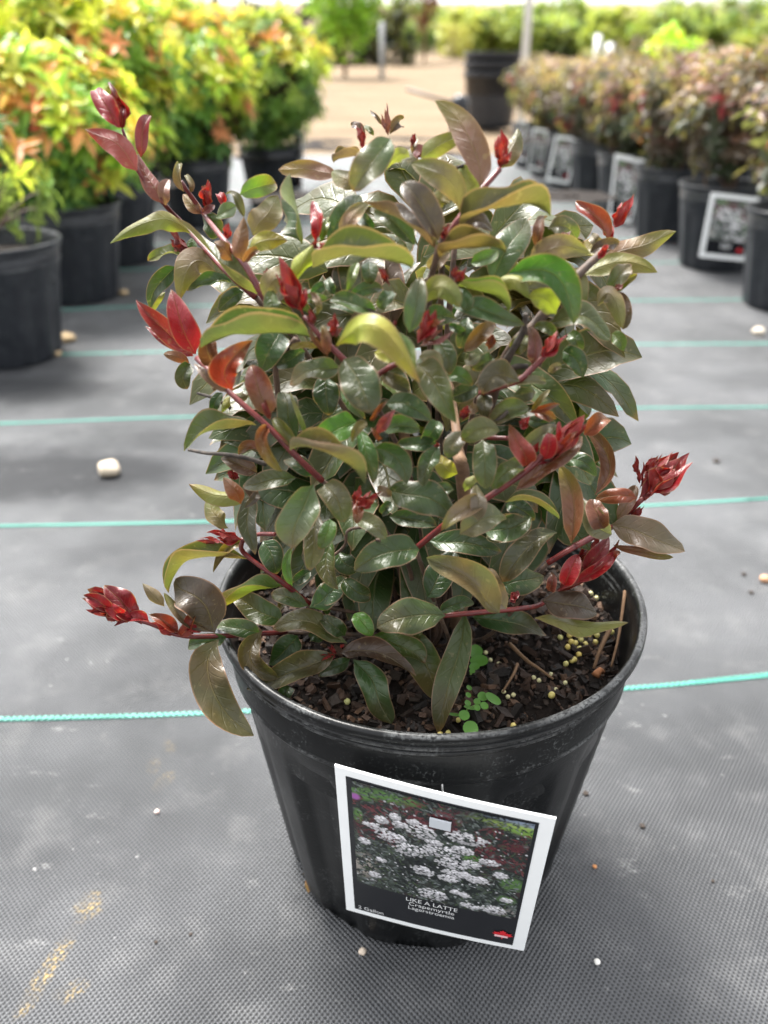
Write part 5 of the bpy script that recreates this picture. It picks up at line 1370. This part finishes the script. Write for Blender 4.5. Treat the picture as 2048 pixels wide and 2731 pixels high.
def text_mesh(body, name, u, v, width=None, height=None, mat=None, align='CENTER', h=0.0005, slant=0.0):
    cu = bpy.data.curves.new(name, 'FONT'); cu.body = body; cu.align_x = 'LEFT'; cu.size = 1.0; cu.resolution_u = 3; cu.shear = slant
    tmp = bpy.data.objects.new('tmp_text', cu); col.objects.link(tmp)
    bpy.context.view_layer.update()
    me = bpy.data.meshes.new_from_object(tmp.evaluated_get(bpy.context.evaluated_depsgraph_get()))
    co = [Vector(vt.co) for vt in me.vertices]; faces = [tuple(p.vertices) for p in me.polygons]
    bpy.data.objects.remove(tmp); bpy.data.meshes.remove(me); bpy.data.curves.remove(cu)
    x0, x1 = min(c.x for c in co), max(c.x for c in co)
    cw, chh = (CARD[1] - CARD[0]).length, (CARD[3] - CARD[0]).length
    k = width / (x1 - x0)
    kv = k * cw / chh if height is None else height
    vs = []
    for c in co:
        uu_ = u + ((c.x - x0) * k if align == 'LEFT' else (c.x - (x0 + x1) / 2) * k)
        vs.append(card_point(uu_, v - c.y * kv, h))
    o = mesh_obj(name, vs, faces, mat, panel)
    return o
text_mesh('LIKE A LATTE', 'lettering', 0.485, 0.773, 0.275, 0.040, M['ink_white'])
text_mesh('Crapemyrtle', 'lettering', 0.485, 0.806, 0.245, 0.038, M['ink_white'])
text_mesh('Lagerstroemia', 'lettering', 0.485, 0.838, 0.250, 0.036, M['ink_white'])
text_mesh('2 Gallon', 'lettering', 0.075, 0.948, 0.145, 0.036, M['ink_white'], 'LEFT')
# red maple leaf emblem with a pale band
half = [(0.0, 1.0), (0.14, 0.74), (0.30, 0.84), (0.24, 0.36), (0.44, 0.56), (0.52, 0.44), (0.86, 0.50), (0.74, 0.22), (1.0, 0.10), (0.52, -0.28), (0.58, -0.44), (0.06, -0.34), (0.05, -0.85)]
poly = half + [(-x, y) for x, y in reversed(half[1:])]
vs = [card_point(0.872, 0.885, 0.0006)] + [card_point(0.872 + x * 0.056, 0.885 - y * 0.040, 0.0006) for x, y in poly]
o = mesh_obj('emblem', vs, [(0, 1 + i, 1 + (i + 1) % len(poly)) for i in range(len(poly))], M['ink_red'], panel)
vs = [card_point(0.866 + x, 0.891 + y, 0.0009) for x, y in ((-0.034, -0.008), (0.034, -0.008), (0.037, 0.0), (0.034, 0.009), (-0.034, 0.009), (-0.037, 0.0))]
o = mesh_obj('emblem_band', vs, [tuple(range(6))], M['ink_pink'], panel)
# clear hook tab over the picture and the white wire up to the rim
card_sheet('hook_tab', 0.455, 0.135, 0.555, 0.185, 0.0012, 0.0008, M['clear'], 3, 2)
wb = MB()
top = at(1177, 2045, 0.372)
wb.tube(smooth_pts([at(1176, 2046, 0.366), at(1178, 2072, 0.362), at(1180, 2105, 0.360), card_point(0.505, 0.02, -0.002)], 4), 0.00045, 6)
o = wb.build('hanger_wire', M['wire'], card, True); o.matrix_parent_inverse = card_inv
tag(card, 'white-edged picture tag with white flowers and lettering hanging tilted on the front pot', 'plant tag')

# ------------------------------------------------------------------ stones and litter on the cloth
def stone(name, px, py, r, colr, label, cat, group=None, flat=0.75, seed=1):
    p = on_plane(px, py)
    k = r * (p - CAM).length / FPX
    bm = bmesh.new(); bmesh.ops.create_icosphere(bm, subdivisions=3, radius=1.0)
    for v in bm.verts:
        q = v.co.copy()
        v.co *= 1 + 0.22 * mnoise.noise(q * 1.1 + Vector((seed, 0, 0))) + 0.06 * mnoise.noise(q * 3 + Vector((0, seed, 0)))
        v.co.z *= flat
        v.co *= k
    me = bpy.data.meshes.new(name); bm.to_mesh(me); bm.free()
    me.polygons.foreach_set('use_smooth', [True] * len(me.polygons))
    me.materials.append(simple(name + '_surface', colr, 0.85, 0.3, 60 if r > 15 else 300, 0.3, 0.001))
    o = bpy.data.objects.new(name, me); col.objects.link(o)
    o.location = (p.x, p.y, k * flat * 0.85)
    return tag(o, label, cat, group)
stone('stone', 294, 1265, 27, (0.46, 0.39, 0.30), 'pale beige stone on the cloth left of the front pot', 'stone', seed=3)
stone('pebble', 966, 2541, 9, (0.50, 0.42, 0.34), 'tiny pinkish pebble at the foot of the front pot', 'pebble', seed=5)
stone('pebble', 419, 2167, 6, (0.55, 0.42, 0.38), 'tiny pink grit left of the front pot', 'pebble', seed=9)
stone('pebble', 1592, 2568, 7, (0.70, 0.68, 0.64), 'tiny white grit right of the tag', 'pebble', seed=6)
stone('pebble', 1586, 2313, 5, (0.55, 0.25, 0.10), 'tiny orange grit right of the front pot', 'pebble', seed=7)
stone('pebble', 2020, 892, 13, (0.50, 0.44, 0.36), 'small pebble on the cloth near the right edge', 'pebble', seed=8)
stone('pebble', 2038, 1550, 12, (0.42, 0.24, 0.14), 'brown bark crumb at the right edge of the cloth', 'crumb', seed=10)
for i, (x, y, r) in enumerate(((1562, 2118, 7), (1713, 2205, 7), (1901, 2351, 4), (509, 2492, 4), (416, 2513, 4), (1983, 1533, 6), (2003, 1582, 6), (1910, 1232, 8))):
    stone('soil_crumb', x, y, r, (0.035, 0.027, 0.022), ('dark soil crumb on the cloth close beside the front pot, at its right', 'dark soil crumb farther right of the front pot, below the first',
          'dark soil speck near the right edge, level with the picture tag', 'right one of two dark specks at the lower left of the cloth', 'left one of two dark specks at the lower left of the cloth',
          'upper one of two dark crumbs beside the brown bark crumb at the right edge', 'lower one of two dark crumbs beside the brown bark crumb at the right edge', 'dark crumb on the cloth at the right, behind the second turquoise stripe')[i], 'crumb', 'soil crumbs on the cloth', 0.5, seed=20 + i)
for i, (x, y, r, lb) in enumerate(((178, 910, 22, 'tan bark litter against the foot of the nearest left pot'), (150, 948, 14, 'small tan bark litter under the nearest left pot rim'),
                                   (330, 785, 12, 'tan litter at the foot of the second left pot'))):
    stone('bark_litter', x, y, r, (0.42, 0.31, 0.18), lb, 'litter', None, 0.5, seed=40 + i)
# dry leaf litter against the front pot's foot
for i, (x, y, a, lb) in enumerate(((816, 2335, 0.4, 'dark dry leaf standing against the left foot of the front pot'), (830, 2385, 1.2, 'tan dry leaf scrap lying at the left foot of the front pot'))):
    p = on_plane(x, y) + Vector((-0.002, 0, 0.001))
    k = 0.008
    vs, fs, uv = leaf_grid(p, p + Vector((math.cos(a) * k, math.sin(a) * k, 0.006)), p + Vector((math.cos(a) * 2 * k, math.sin(a) * 2 * k, 0.004 + 0.012 * (1 - i))), 0.008, 0.3, 0.5, 0.2, 0.2, 77 + i)
    o = mesh_obj('dry_leaf', vs, fs, M['leaf'], None, True, uv)
    o.color = ((0.06, 0.045, 0.03, 1), (0.38, 0.26, 0.14, 1))[i]; o['under'] = tuple(o.color[:3]); o['tip'] = tuple(o.color[:3])
    tag(o, lb, 'dry leaf')

# ------------------------------------------------------------------ background pots
def copy_tree(o, parent=None):
    c = o.copy(); col.objects.link(c)
    c.parent = parent
    for ch in o.children: copy_tree(ch, c)
    return c
far_used = [False]
def place_pot(x, y, label, group, s=1.0, rz=0.0):
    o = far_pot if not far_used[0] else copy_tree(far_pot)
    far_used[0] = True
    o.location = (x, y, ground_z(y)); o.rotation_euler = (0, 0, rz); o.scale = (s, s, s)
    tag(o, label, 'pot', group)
    b = MB()
    n = 24; zf = lambda a: 0.158
    s_ = disc('potting_soil', 0.1035 * s, lambda x_, y_: ground_z(y) + 0.160 * s + 0.006 * mnoise.noise(Vector((x_ * 30, y_ * 30, 2))), (x, y), M['soil'], 6, 24)
    s_.parent = o
    s_.matrix_parent_inverse = (Matrix.Translation(o.location) @ Matrix.Rotation(rz, 4, 'Z') @ Matrix.Scale(s, 4)).inverted()
    return o

def quick_leaf(base, direction, normal, L, w, bend, fold=0.25):
    """eight-vertex folded leaf"""
    s = direction.cross(normal).normalized(); n = s.cross(direction).normalized()
    vs = []
    for t, ww in ((0.0, 0.10), (0.30, 0.75), (0.65, 1.0), (1.0, 0.06)):
        p = base + direction * (L * t) - n * (bend * L * t * t)
        hw = w / 2 * ww
        vs += [p - s * hw + n * (hw * fold * 2), p, p + s * hw + n * (hw * fold * 2)]
    fs = []
    for i in range(3):
        for j in range(2):
            a = i * 3 + j
            fs.append((a, a + 1, a + 4, a + 3))
    return vs, fs

def bg_shrub(name, label, group, root, crown_c, R, rosettes, kind, seed, n_parts=0, keep=None):
    """crown of leaf whorls on real stems; the leaves nearest the camera are parts"""
    r = random.Random(seed)
    sh = empty(name, root)
    inv = Matrix.Translation(-Vector(root))
    st = MB()
    C = Vector(crown_c); RV = Vector(R)
    leaves = []
    for k in range(rosettes):
        while True:
            u = Vector((r.uniform(-1, 1), r.uniform(-1, 1), r.uniform(-1, 1)))
            if 0.15 < u.length <= 1: break
        u = u.normalized() * (u.length ** 0.45)
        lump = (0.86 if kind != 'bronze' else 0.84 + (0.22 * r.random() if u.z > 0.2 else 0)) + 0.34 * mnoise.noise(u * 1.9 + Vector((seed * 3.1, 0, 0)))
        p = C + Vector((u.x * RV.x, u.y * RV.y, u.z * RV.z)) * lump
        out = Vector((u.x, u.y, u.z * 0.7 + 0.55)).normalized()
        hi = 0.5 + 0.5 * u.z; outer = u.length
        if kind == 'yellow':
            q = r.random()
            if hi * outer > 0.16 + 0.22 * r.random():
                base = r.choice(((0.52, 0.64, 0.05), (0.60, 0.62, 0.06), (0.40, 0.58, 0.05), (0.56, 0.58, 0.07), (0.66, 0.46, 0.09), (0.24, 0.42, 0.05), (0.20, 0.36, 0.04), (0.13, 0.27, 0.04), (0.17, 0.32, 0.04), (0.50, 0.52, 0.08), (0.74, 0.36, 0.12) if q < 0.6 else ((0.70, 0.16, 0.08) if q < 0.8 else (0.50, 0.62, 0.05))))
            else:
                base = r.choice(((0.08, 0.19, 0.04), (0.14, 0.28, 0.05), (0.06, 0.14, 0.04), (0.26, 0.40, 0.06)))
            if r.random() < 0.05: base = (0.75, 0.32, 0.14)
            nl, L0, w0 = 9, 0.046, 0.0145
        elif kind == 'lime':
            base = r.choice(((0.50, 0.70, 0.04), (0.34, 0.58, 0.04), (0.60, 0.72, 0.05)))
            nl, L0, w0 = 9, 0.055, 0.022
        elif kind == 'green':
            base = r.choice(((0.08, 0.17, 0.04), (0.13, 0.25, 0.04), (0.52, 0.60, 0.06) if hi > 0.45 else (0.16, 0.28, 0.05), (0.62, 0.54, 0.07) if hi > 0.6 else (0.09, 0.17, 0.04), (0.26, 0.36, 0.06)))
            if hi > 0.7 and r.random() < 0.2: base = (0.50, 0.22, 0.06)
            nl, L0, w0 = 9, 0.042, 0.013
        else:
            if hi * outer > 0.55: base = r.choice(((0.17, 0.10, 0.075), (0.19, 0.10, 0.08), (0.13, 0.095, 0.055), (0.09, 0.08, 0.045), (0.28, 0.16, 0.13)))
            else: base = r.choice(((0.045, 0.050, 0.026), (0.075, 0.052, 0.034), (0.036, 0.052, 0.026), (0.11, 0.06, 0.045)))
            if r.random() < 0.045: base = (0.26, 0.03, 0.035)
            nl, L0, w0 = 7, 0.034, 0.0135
        t1 = out.orthogonal().normalized(); t2 = out.cross(t1)
        for j in range(nl):
            a = 6.283 * (j * 0.382 + r.random() * 0.05) 
            el = r.uniform(0.15, 0.95) if kind != 'bronze' else r.uniform(-0.3, 0.9)
            d = (out * el + (t1 * math.cos(a) + t2 * math.sin(a)) * 0.9).normalized()
            L = L0 * r.uniform(0.65, 1.15)
            b0 = p + out * (0.006 * j - 0.02) if kind == 'bronze' else p + out * (0.002 * j)
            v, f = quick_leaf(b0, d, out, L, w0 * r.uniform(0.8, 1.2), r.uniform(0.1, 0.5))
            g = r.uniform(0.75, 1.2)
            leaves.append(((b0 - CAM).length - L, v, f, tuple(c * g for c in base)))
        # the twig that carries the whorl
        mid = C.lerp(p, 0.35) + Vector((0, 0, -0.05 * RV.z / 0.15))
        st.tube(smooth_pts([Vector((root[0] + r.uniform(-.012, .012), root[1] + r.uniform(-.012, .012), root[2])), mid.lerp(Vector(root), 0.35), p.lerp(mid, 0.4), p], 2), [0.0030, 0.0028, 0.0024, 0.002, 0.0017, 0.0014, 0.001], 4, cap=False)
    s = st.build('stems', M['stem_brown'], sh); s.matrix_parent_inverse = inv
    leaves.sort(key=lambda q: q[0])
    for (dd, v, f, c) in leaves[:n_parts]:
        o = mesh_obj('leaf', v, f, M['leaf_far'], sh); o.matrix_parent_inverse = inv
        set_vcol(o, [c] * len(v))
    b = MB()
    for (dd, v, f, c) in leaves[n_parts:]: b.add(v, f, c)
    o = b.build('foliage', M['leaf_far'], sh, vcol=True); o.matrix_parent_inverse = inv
    tag(o, kind='stuff')
    return tag(sh, label, 'shrub', group)

GL, GR = 'yellow-green shrubs in pots on the left', 'bronze crape myrtles in pots on the right'
left = [  # x, y, crown centre height, radii, whorls, kind, pot label, shrub label, parts
    (-0.625, 1.34, 0.27, (0.11, 0.11, 0.10), 18, 'green', 'nearest left black pot, cut by the photo edge', 'small green sprout with red stem in the nearest left pot', 60),
    (-0.640, 1.735, 0.315, (0.19, 0.17, 0.165), 190, 'yellow', 'second black pot of the left row', 'yellow and orange shrub in the second left pot', 120),
    (-0.655, 2.095, 0.395, (0.22, 0.20, 0.245), 260, 'yellow', 'third black pot of the left row, half behind the second', 'tall lime yellow shrub in the third left pot', 120),
    (-0.560, 2.62, 0.36, (0.21, 0.19, 0.23), 220, 'yellow', 'fourth left pot, in the shade behind the third', 'lime shrub with an orange shoot in the fourth left pot', 60),
    (-0.375, 2.98, 0.375, (0.215, 0.19, 0.225), 280, 'green', 'black pot of the left group farthest right', 'green shrub with yellow tips, rightmost of the left group', 60),
    (-0.95, 1.92, 0.44, (0.26, 0.22, 0.28), 260, 'yellow', None, 'yellow shrub behind the second pot at the left edge', 40),
    (-1.00, 2.35, 0.46, (0.26, 0.22, 0.28), 240, 'yellow', None, 'yellow shrub with red top in the back left row', 40),
    (-0.95, 2.80, 0.45, (0.26, 0.22, 0.27), 220, 'yellow', None, 'yellow shrub at the middle of the back left row', 20),
    (-0.80, 3.25, 0.43, (0.26, 0.22, 0.26), 220, 'yellow', None, 'yellow shrub at the far end of the back left row', 20),
]
for i, (x, y, cz, R, n, kind, plab, slab, parts) in enumerate(left):
    n = int(n * 1.25); R = tuple(q * 0.95 for q in R)
    place_pot(x, y, plab or ('hidden black pot under the %s' % slab), 'black pots of the left group', 1.0, 0.3 * i)
    bg_shrub('potted_shrub', slab, GL, (x, y, 0.158), (x, y, cz), R, n, kind, 100 + i, parts)

def far_tag(pot_xy, corners, label):
    """portrait picture tag hung on a background pot; corners in pixels TL TR BR BL"""
    x, y = pot_xy
    c = [Vector(q) for q in corners]
    root = empty('plant_tag', (c[2] + c[3]) / 2)
    inv = Matrix.Translation(-root.location)
    nrm = (c[1] - c[0]).cross(c[3] - c[0]).normalized()
    if nrm.y > 0: nrm = -nrm
    def P(u, v, h): return c[0].lerp(c[1], u).lerp(c[3].lerp(c[2], u), v) + nrm * h
    def sheet(nm, u0, v0, u1, v1, h, th, mat, par):
        vs = [P(u, v, hh) for hh in (h, h + th) for u, v in ((u0, v0), (u1, v0), (u1, v1), (u0, v1))]
        o = mesh_obj(nm, vs, [(0, 1, 2, 3), (7, 6, 5, 4), (0, 4, 5, 1), (1, 5, 6, 2), (2, 6, 7, 3), (3, 7, 4, 0)], mat, par)
        if par is root: o.matrix_parent_inverse = inv
        return o
    sheet('card', 0, 0, 1, 1, -0.0012, 0.0012, M['card_white'], root)
    pan = sheet('printed_panel', 0.09, 0.07, 0.91, 0.93, 0.0002, 0.0003, M['card_black'], root)
    nu, nv = 40, 40
    vs = [P(0.11 + 0.78 * i / nu, 0.09 + 0.62 * j / nv, 0.0009) for j in range(nv + 1) for i in range(nu + 1)]
    fs = [(j * (nu + 1) + i, (j + 1) * (nu + 1) + i, (j + 1) * (nu + 1) + i + 1, j * (nu + 1) + i + 1) for j in range(nv) for i in range(nu)]
    o = mesh_obj('printed_picture', vs, fs, M['print'], root); o.matrix_parent_inverse = inv
    ji = (np.linspace(0, NYP, nv + 1)).astype(int); ii = (np.linspace(0, NXP, nu + 1)).astype(int)
    set_vcol(o, np.clip(img[np.ix_(ji, ii)] * 1.5 + 0.05, 0, 0.9).reshape(-1, 3))  # print colours lightened to paint in a milky sky gloss
    vs = [P(0.80 + a, 0.84 + b, 0.0011) for a, b in ((-0.07, 0), (-0.03, -0.02), (0, -0.05), (0.03, -0.02), (0.07, 0), (0.03, 0.03), (-0.03, 0.03))]
    o = mesh_obj('emblem', vs, [tuple(range(7))], M['ink_red'], pan)
    for k, w in ((0.76, 0.24), (0.79, 0.20), (0.815, 0.22)):
        sheet('text_line', 0.5 - w / 2, k, 0.5 + w / 2, k + 0.012, 0.0008, 0.0002, M['ink_white'], pan)
    return tag(root, label, 'plant tag', 'picture tags on the right row of pots')

right = [(0.815, 1.675), (0.800, 2.045), (0.790, 2.41), (0.770, 2.765), (0.752, 3.12), (0.735, 3.48), (0.718, 3.85), (0.700, 4.22)]
ords = ['nearest', 'second', 'third', 'fourth', 'fifth', 'sixth', 'seventh', 'farthest']
for i, (x, y) in enumerate(right):
    place_pot(x, y, '%s black pot of the right row' % ords[i] + (', cut by the photo edge' if i == 0 else ''), 'black pots of the right row', 1.0, 0.5 * i)
    bg_shrub('potted_shrub', '%s bronze and red crape myrtle of the right row' % ords[i], GR, (x, y, 0.158), (x + 0.01, y + 0.01, 0.315 + 0.012 * ((i * 5) % 3 - 1)), (0.165, 0.155, 0.155 + 0.015 * ((i * 3) % 3 - 1)), 125, 'bronze', 200 + i, (60, 110, 90, 60, 30, 0, 0, 0)[i])
# a second row stands behind the first
for i, (x, y) in enumerate(((1.22, 2.25), (1.20, 2.65), (1.18, 3.05), (1.15, 3.45), (1.10, 3.9), (1.05, 4.35))):
    place_pot(x, y, '%s black pot of the back right row, half hidden by bronze shrubs' % ords[i], 'black pots of the back right row', 1.0, 0.4 * i)
    bg_shrub('potted_shrub', '%s bronze crape myrtle of the back right row' % ords[i], 'bronze crape myrtles of the back right row', (x, y, 0.158), (x, y, 0.33), (0.175, 0.17, 0.165), 105, 'bronze', 240 + i, 0)
def tile5(x, y): return (1350 + x * 0.4207, 300 + y * 0.4207)
def tag_at(i, quad, dep, label):
    x, y = right[i]
    pts = [at(*tile5(*q), dep + k) for q, k in zip(quad, (0.0, 0.0, 0.055, 0.055))]
    far_tag((x, y), pts, label)
def pot_front_depth(i):
    x, y = right[i]
    p = Vector((x, y, 0.10)) - CAM
    fwd = Vector((0, math.cos(PITCH), -math.sin(PITCH)))
    return p.dot(fwd) - 0.135
tag_at(1, ((1300, 505), (1605, 540), (1525, 945), (1222, 915)), pot_front_depth(1), 'picture tag on the second pot of the right row')
tag_at(3, ((690, 260), (885, 300), (790, 705), (645, 665)), pot_front_depth(3), 'picture tag on the fourth pot of the right row')
tag_at(5, ((315, 145), (465, 160), (395, 455), (250, 430)), pot_front_depth(5), 'picture tag on the sixth pot of the right row')
tag_at(6, ((175, 95), (262, 110), (225, 375), (135, 350)), pot_front_depth(6), 'narrow picture tag on the seventh pot of the right row')
tag_at(7, ((82, 45), (132, 55), (118, 310), (72, 300)), pot_front_depth(7), 'picture tag seen edge on at the far end of the right row')
# tag edge by the pot of the left group
ql = [at(785, 350, 2.70), at(806, 352, 2.66), at(806, 512, 2.72), at(785, 510, 2.76)]
far_tag((0, 0), ql, 'white tag seen nearly edge on beside the rightmost pot of the left group')

# bright young plant standing among the right rows
bg_shrub('young_plant', 'bright lime green young plant above the bronze shrubs on the right', None, (1.42, 4.6, 0.02), (1.42, 4.6, 0.49), (0.17, 0.15, 0.09), 16, 'lime', 300, 0)

# stack of empty pots
stk = empty('pot_stack', (0.76, 6.6, ground_z(6.6)))
for k in range(3):
    b = MB()
    r0, r1, hgt, z0 = 0.160, 0.192, 0.36, 0.060 * k
    prof = [(r0 * 0.9, z0), (r0, z0 + 0.005)]
    for i in range(1, 8): prof.append((r0 + (r1 - r0) * i / 8, z0 + hgt * i / 8 * 0.9))
    prof += [(r1, z0 + hgt * 0.90), (r1 + 0.012, z0 + hgt * 0.91), (r1 + 0.012, z0 + hgt * 0.955), (r1 + 0.004, z0 + hgt * 0.96), (r1 + 0.016, z0 + hgt * 0.965), (r1 + 0.016, z0 + hgt), (r1 + 0.004, z0 + hgt), (r1 - 0.01, z0 + hgt * 0.6), (0.02, z0 + hgt * 0.3 + 0.02)]
    b.lathe(prof, 40)
    b.build('empty_pot', M['pot_far'], stk, True)
tag(stk, 'stack of big empty black pots at the end of the right row', 'pot stack')

# black standpipe with a thin pipe
pb = empty('irrigation_riser', (0.46, 5.6, ground_z(5.6)))
b = MB(); b.lathe([(0.055, 0.0), (0.055, 0.20), (0.052, 0.225), (0.040, 0.245), (0.020, 0.256), (0.001, 0.258)], 24)
b.build('standpipe', M['pot_far'], pb, True)
b = MB(); b.tube([Vector((-0.04, 0, 0.21)), Vector((-0.18, 0.02, 0.245)), Vector((-0.33, 0.04, 0.285))], 0.011, 8); b.build('side_pipe', simple('grey_pipe', (0.16, 0.13, 0.11), 0.6), pb, True)
tag(pb, 'black domed standpipe with a slanting pipe by the pot stack', 'standpipe')

def post(name, x, y, r, h, mat, label, lean=0.0):
    g = ground_z(y)
    b = MB(); b.tube([Vector((x, y, g - 0.05)), Vector((x + lean * h, y, g + h))], r, 10)
    return tag(b.build(name, mat, None, True), label, 'post')
M['pole_white'] = simple('white_pole_paint', (0.72, 0.73, 0.72), 0.5, 0.4, 8, 0.1)
M['pole_grey'] = simple('grey_pole', (0.30, 0.31, 0.31), 0.6, 0.4, 8, 0.15)
post('white_pole', 0.805, 5.4, 0.024, 3.0, M['pole_white'], 'white upright pole above the right row of shrubs', 0.0)
post('thin_pole', -1.45, 13.0, 0.028, 4.0, M['pole_grey'], 'thin pole rising behind the left shrubs')
post('grey_post', -0.05, 16.0, 0.045, 0.85, M['pole_grey'], 'short grey post beside the green maple')
post('plant_stake', 2.02, 9.0, 0.03, 0.62, M['pole_white'], 'white plant stake beyond the bronze shrubs, left of the pair')
post('plant_stake', 2.14, 9.0, 0.035, 0.55, M['pole_white'], 'white plant stake beyond the bronze shrubs, right of the pair')

# ------------------------------------------------------------------ trees beyond the lot
def tree(name, label, x, y, h, crown_r, crown_z0, cols, n, seed, leaf=0.10, shape='round', group=None):
    r = random.Random(seed)
    g = ground_z(y)
    root = empty(name, (x, y, g))
    t = MB()
    top = h * 0.92
    P = [Vector((r.uniform(-.02, .02) * k, r.uniform(-.02, .02) * k, top * k / 6)) for k in range(7)]
    r0 = 0.018 + 0.010 * h
    t.tube(P, [r0 * (1 - 0.85 * k / 6) for k in range(7)], 7)
    for k in range(16):
        z = crown_z0 + (top - crown_z0) * (0.05 + 0.85 * k / 16)
        a = k * 2.4; rr = crown_r * (0.75 if shape == 'round' else 0.75 * (1 - 0.75 * (z - crown_z0) / (h - crown_z0)))
        t.tube([Vector((0, 0, z * 0.94)), Vector((math.cos(a) * rr * 0.5, math.sin(a) * rr * 0.5, z + rr * 0.2)), Vector((math.cos(a) * rr, math.sin(a) * rr, z + rr * 0.45))], [r0 * 0.35, r0 * 0.22, r0 * 0.08], 5)
    t.build('trunk', M['stem_tan'] if shape != 'cone' else M['stem_brown'], root, True)
    b = MB()
    cz, rz = (crown_z0 + h) / 2, (h - crown_z0) / 2
    clumps = []
    for k in range(max(18, n // 45)):
        while True:
            u = Vector((r.uniform(-1, 1), r.uniform(-1, 1), r.uniform(-1, 1)))
            if u.length <= 1: break
        u = u.normalized() * u.length ** 0.5
        clumps.append((u, r.choice(cols), r.uniform(0.18, 0.34)))
    for k in range(n):
        u, c, cr = r.choice(clumps)
        q = u + Vector((r.gauss(0, 1), r.gauss(0, 1), r.gauss(0, 1))) * cr * 0.55
        f = 1.0
        if shape == 'cone': f = max(0.06, 1 - 0.5 * (q.z + 1)) * 1.1
        elif shape == 'oval': f = 1.05 - 0.35 * max(0, q.z)
        p = Vector((q.x * crown_r * f, q.y * crown_r * f, cz + q.z * rz))
        L = leaf * r.uniform(0.6, 1.2)
        d = Vector((r.gauss(0, 1), r.gauss(0, 1), r.gauss(-0.2, 0.7))).normalized()
        nn = Vector((r.gauss(0, 0.6), r.gauss(0, 0.6), 1)).normalized()
        s = d.cross(nn)
        if s.length < 1e-3: continue
        s = s.normalized() * (L * 0.38)
        gg = r.uniform(0.7, 1.25)
        b.add([p, p + d * (L * 0.5) + s, p + d * L, p + d * (L * 0.5) - s], [(0, 1, 2, 3)], tuple(x_ * gg for x_ in c))
    b.build('crown', M['leaf_tree'], root, vcol=True)
    return tag(root, label, 'tree', group)
LIME = [(0.17, 0.36, 0.03), (0.22, 0.42, 0.04), (0.12, 0.28, 0.03)]
GREEN = [(0.17, 0.27, 0.04), (0.11, 0.20, 0.03), (0.26, 0.33, 0.055), (0.06, 0.10, 0.028)]
DARK = [(0.020, 0.032, 0.022), (0.030, 0.042, 0.028), (0.018, 0.026, 0.020)]
RED = [(0.14, 0.025, 0.03), (0.20, 0.035, 0.04)]
tree('maple_tree', 'bright green young maple standing left of the path', -0.72, 17.0, 2.3, 0.56, 0.50, [(0.24, 0.46, 0.03), (0.30, 0.52, 0.04), (0.17, 0.36, 0.03)], 3600, 1, 0.11, 'oval')
tree('maple_tree', 'bright green tree rising behind the left shrubs', -3.55, 17.0, 2.6, 0.50, 0.5, LIME, 2200, 2, 0.10, 'oval')
tree('maple_tree', 'small red-leaved tree beyond the dark hedge', 1.1, 26.0, 2.5, 0.42, 0.9, RED, 1500, 3, 0.11, 'oval')
tree('columnar_tree', 'narrow green tree left of the red-leaved tree', 0.45, 25.0, 2.2, 0.45, 0.15, GREEN, 1500, 4, 0.11, 'oval')
for i in range(9):
    tree('conifer', 'dark evergreen in the hedge row behind the maple, ' + ('leftmost', 'second from left', 'third from left', 'fourth from left', 'middle one', 'fourth from right', 'third from right', 'second from right', 'rightmost')[i],
         -4.2 + 0.56 * i, 24.5 + 0.3 * (i % 2), 1.25 + 0.18 * ((i * 7) % 4) / 3, 0.46, -0.35, DARK, 1500, 20 + i, 0.13, 'oval', 'dark evergreen hedge row')
for i, (x, y, h) in enumerate(((-7.2, 34, 2.6), (-6.3, 36, 2.2))):
    tree('conifer', ('small far spruce showing left of the green tree', 'second small far spruce at its right')[i], x, y, h, 0.45, 0.2, DARK, 900, 40 + i, 0.10, 'cone')
tr = random.Random(5)
spots = []
for k in range(15): spots.append((2.6 + k * 1.15 + tr.uniform(-.3, .3), 30 + tr.uniform(-1.5, 2.5), 1.15 + 0.045 * k + tr.uniform(-.2, .25)))
for k in range(13): spots.append((2.2 + k * 1.75 + tr.uniform(-.4, .4), 38 + tr.uniform(-2, 3), 1.5 + 0.07 * k + tr.uniform(-.35, .4)))
for k in range(8): spots.append((-10.5 + k * 1.9 + tr.uniform(-.4, .4), 52 + tr.uniform(-2, 3), 0.7 + tr.uniform(-.15, .2)))
wordsN = ['first', 'second', 'third', 'fourth', 'fifth', 'sixth', 'seventh', 'eighth', 'ninth', 'tenth', 'eleventh', 'twelfth', 'thirteenth', 'fourteenth', 'fifteenth']
for i, (x, y, h) in enumerate(spots):
    row, k = (0, i) if i < 15 else ((1, i - 15) if i < 28 else (2, i - 28))
    cols = GREEN if i % 4 else [(0.28, 0.34, 0.05), (0.20, 0.27, 0.04), (0.33, 0.35, 0.075)]
    tree('nursery_tree', '%s tree from the left in the %s green row beyond the lot' % (wordsN[k], ('front', 'middle', 'far')[row]), x, y, h, (0.95, 1.3, 1.3)[row], 0.0, cols, 1900, 60 + i, 0.20, 'round',
         ('trees in the front row beyond the lot', 'trees in the middle row beyond the lot', 'trees in the far row')[row])
tree('shrub_bush', 'round yellow bush at the end of the gravel path', 2.0, 28.0, 0.95, 0.55, 0.05, [(0.36, 0.34, 0.08), (0.30, 0.30, 0.06)], 900, 99, 0.09, 'round')
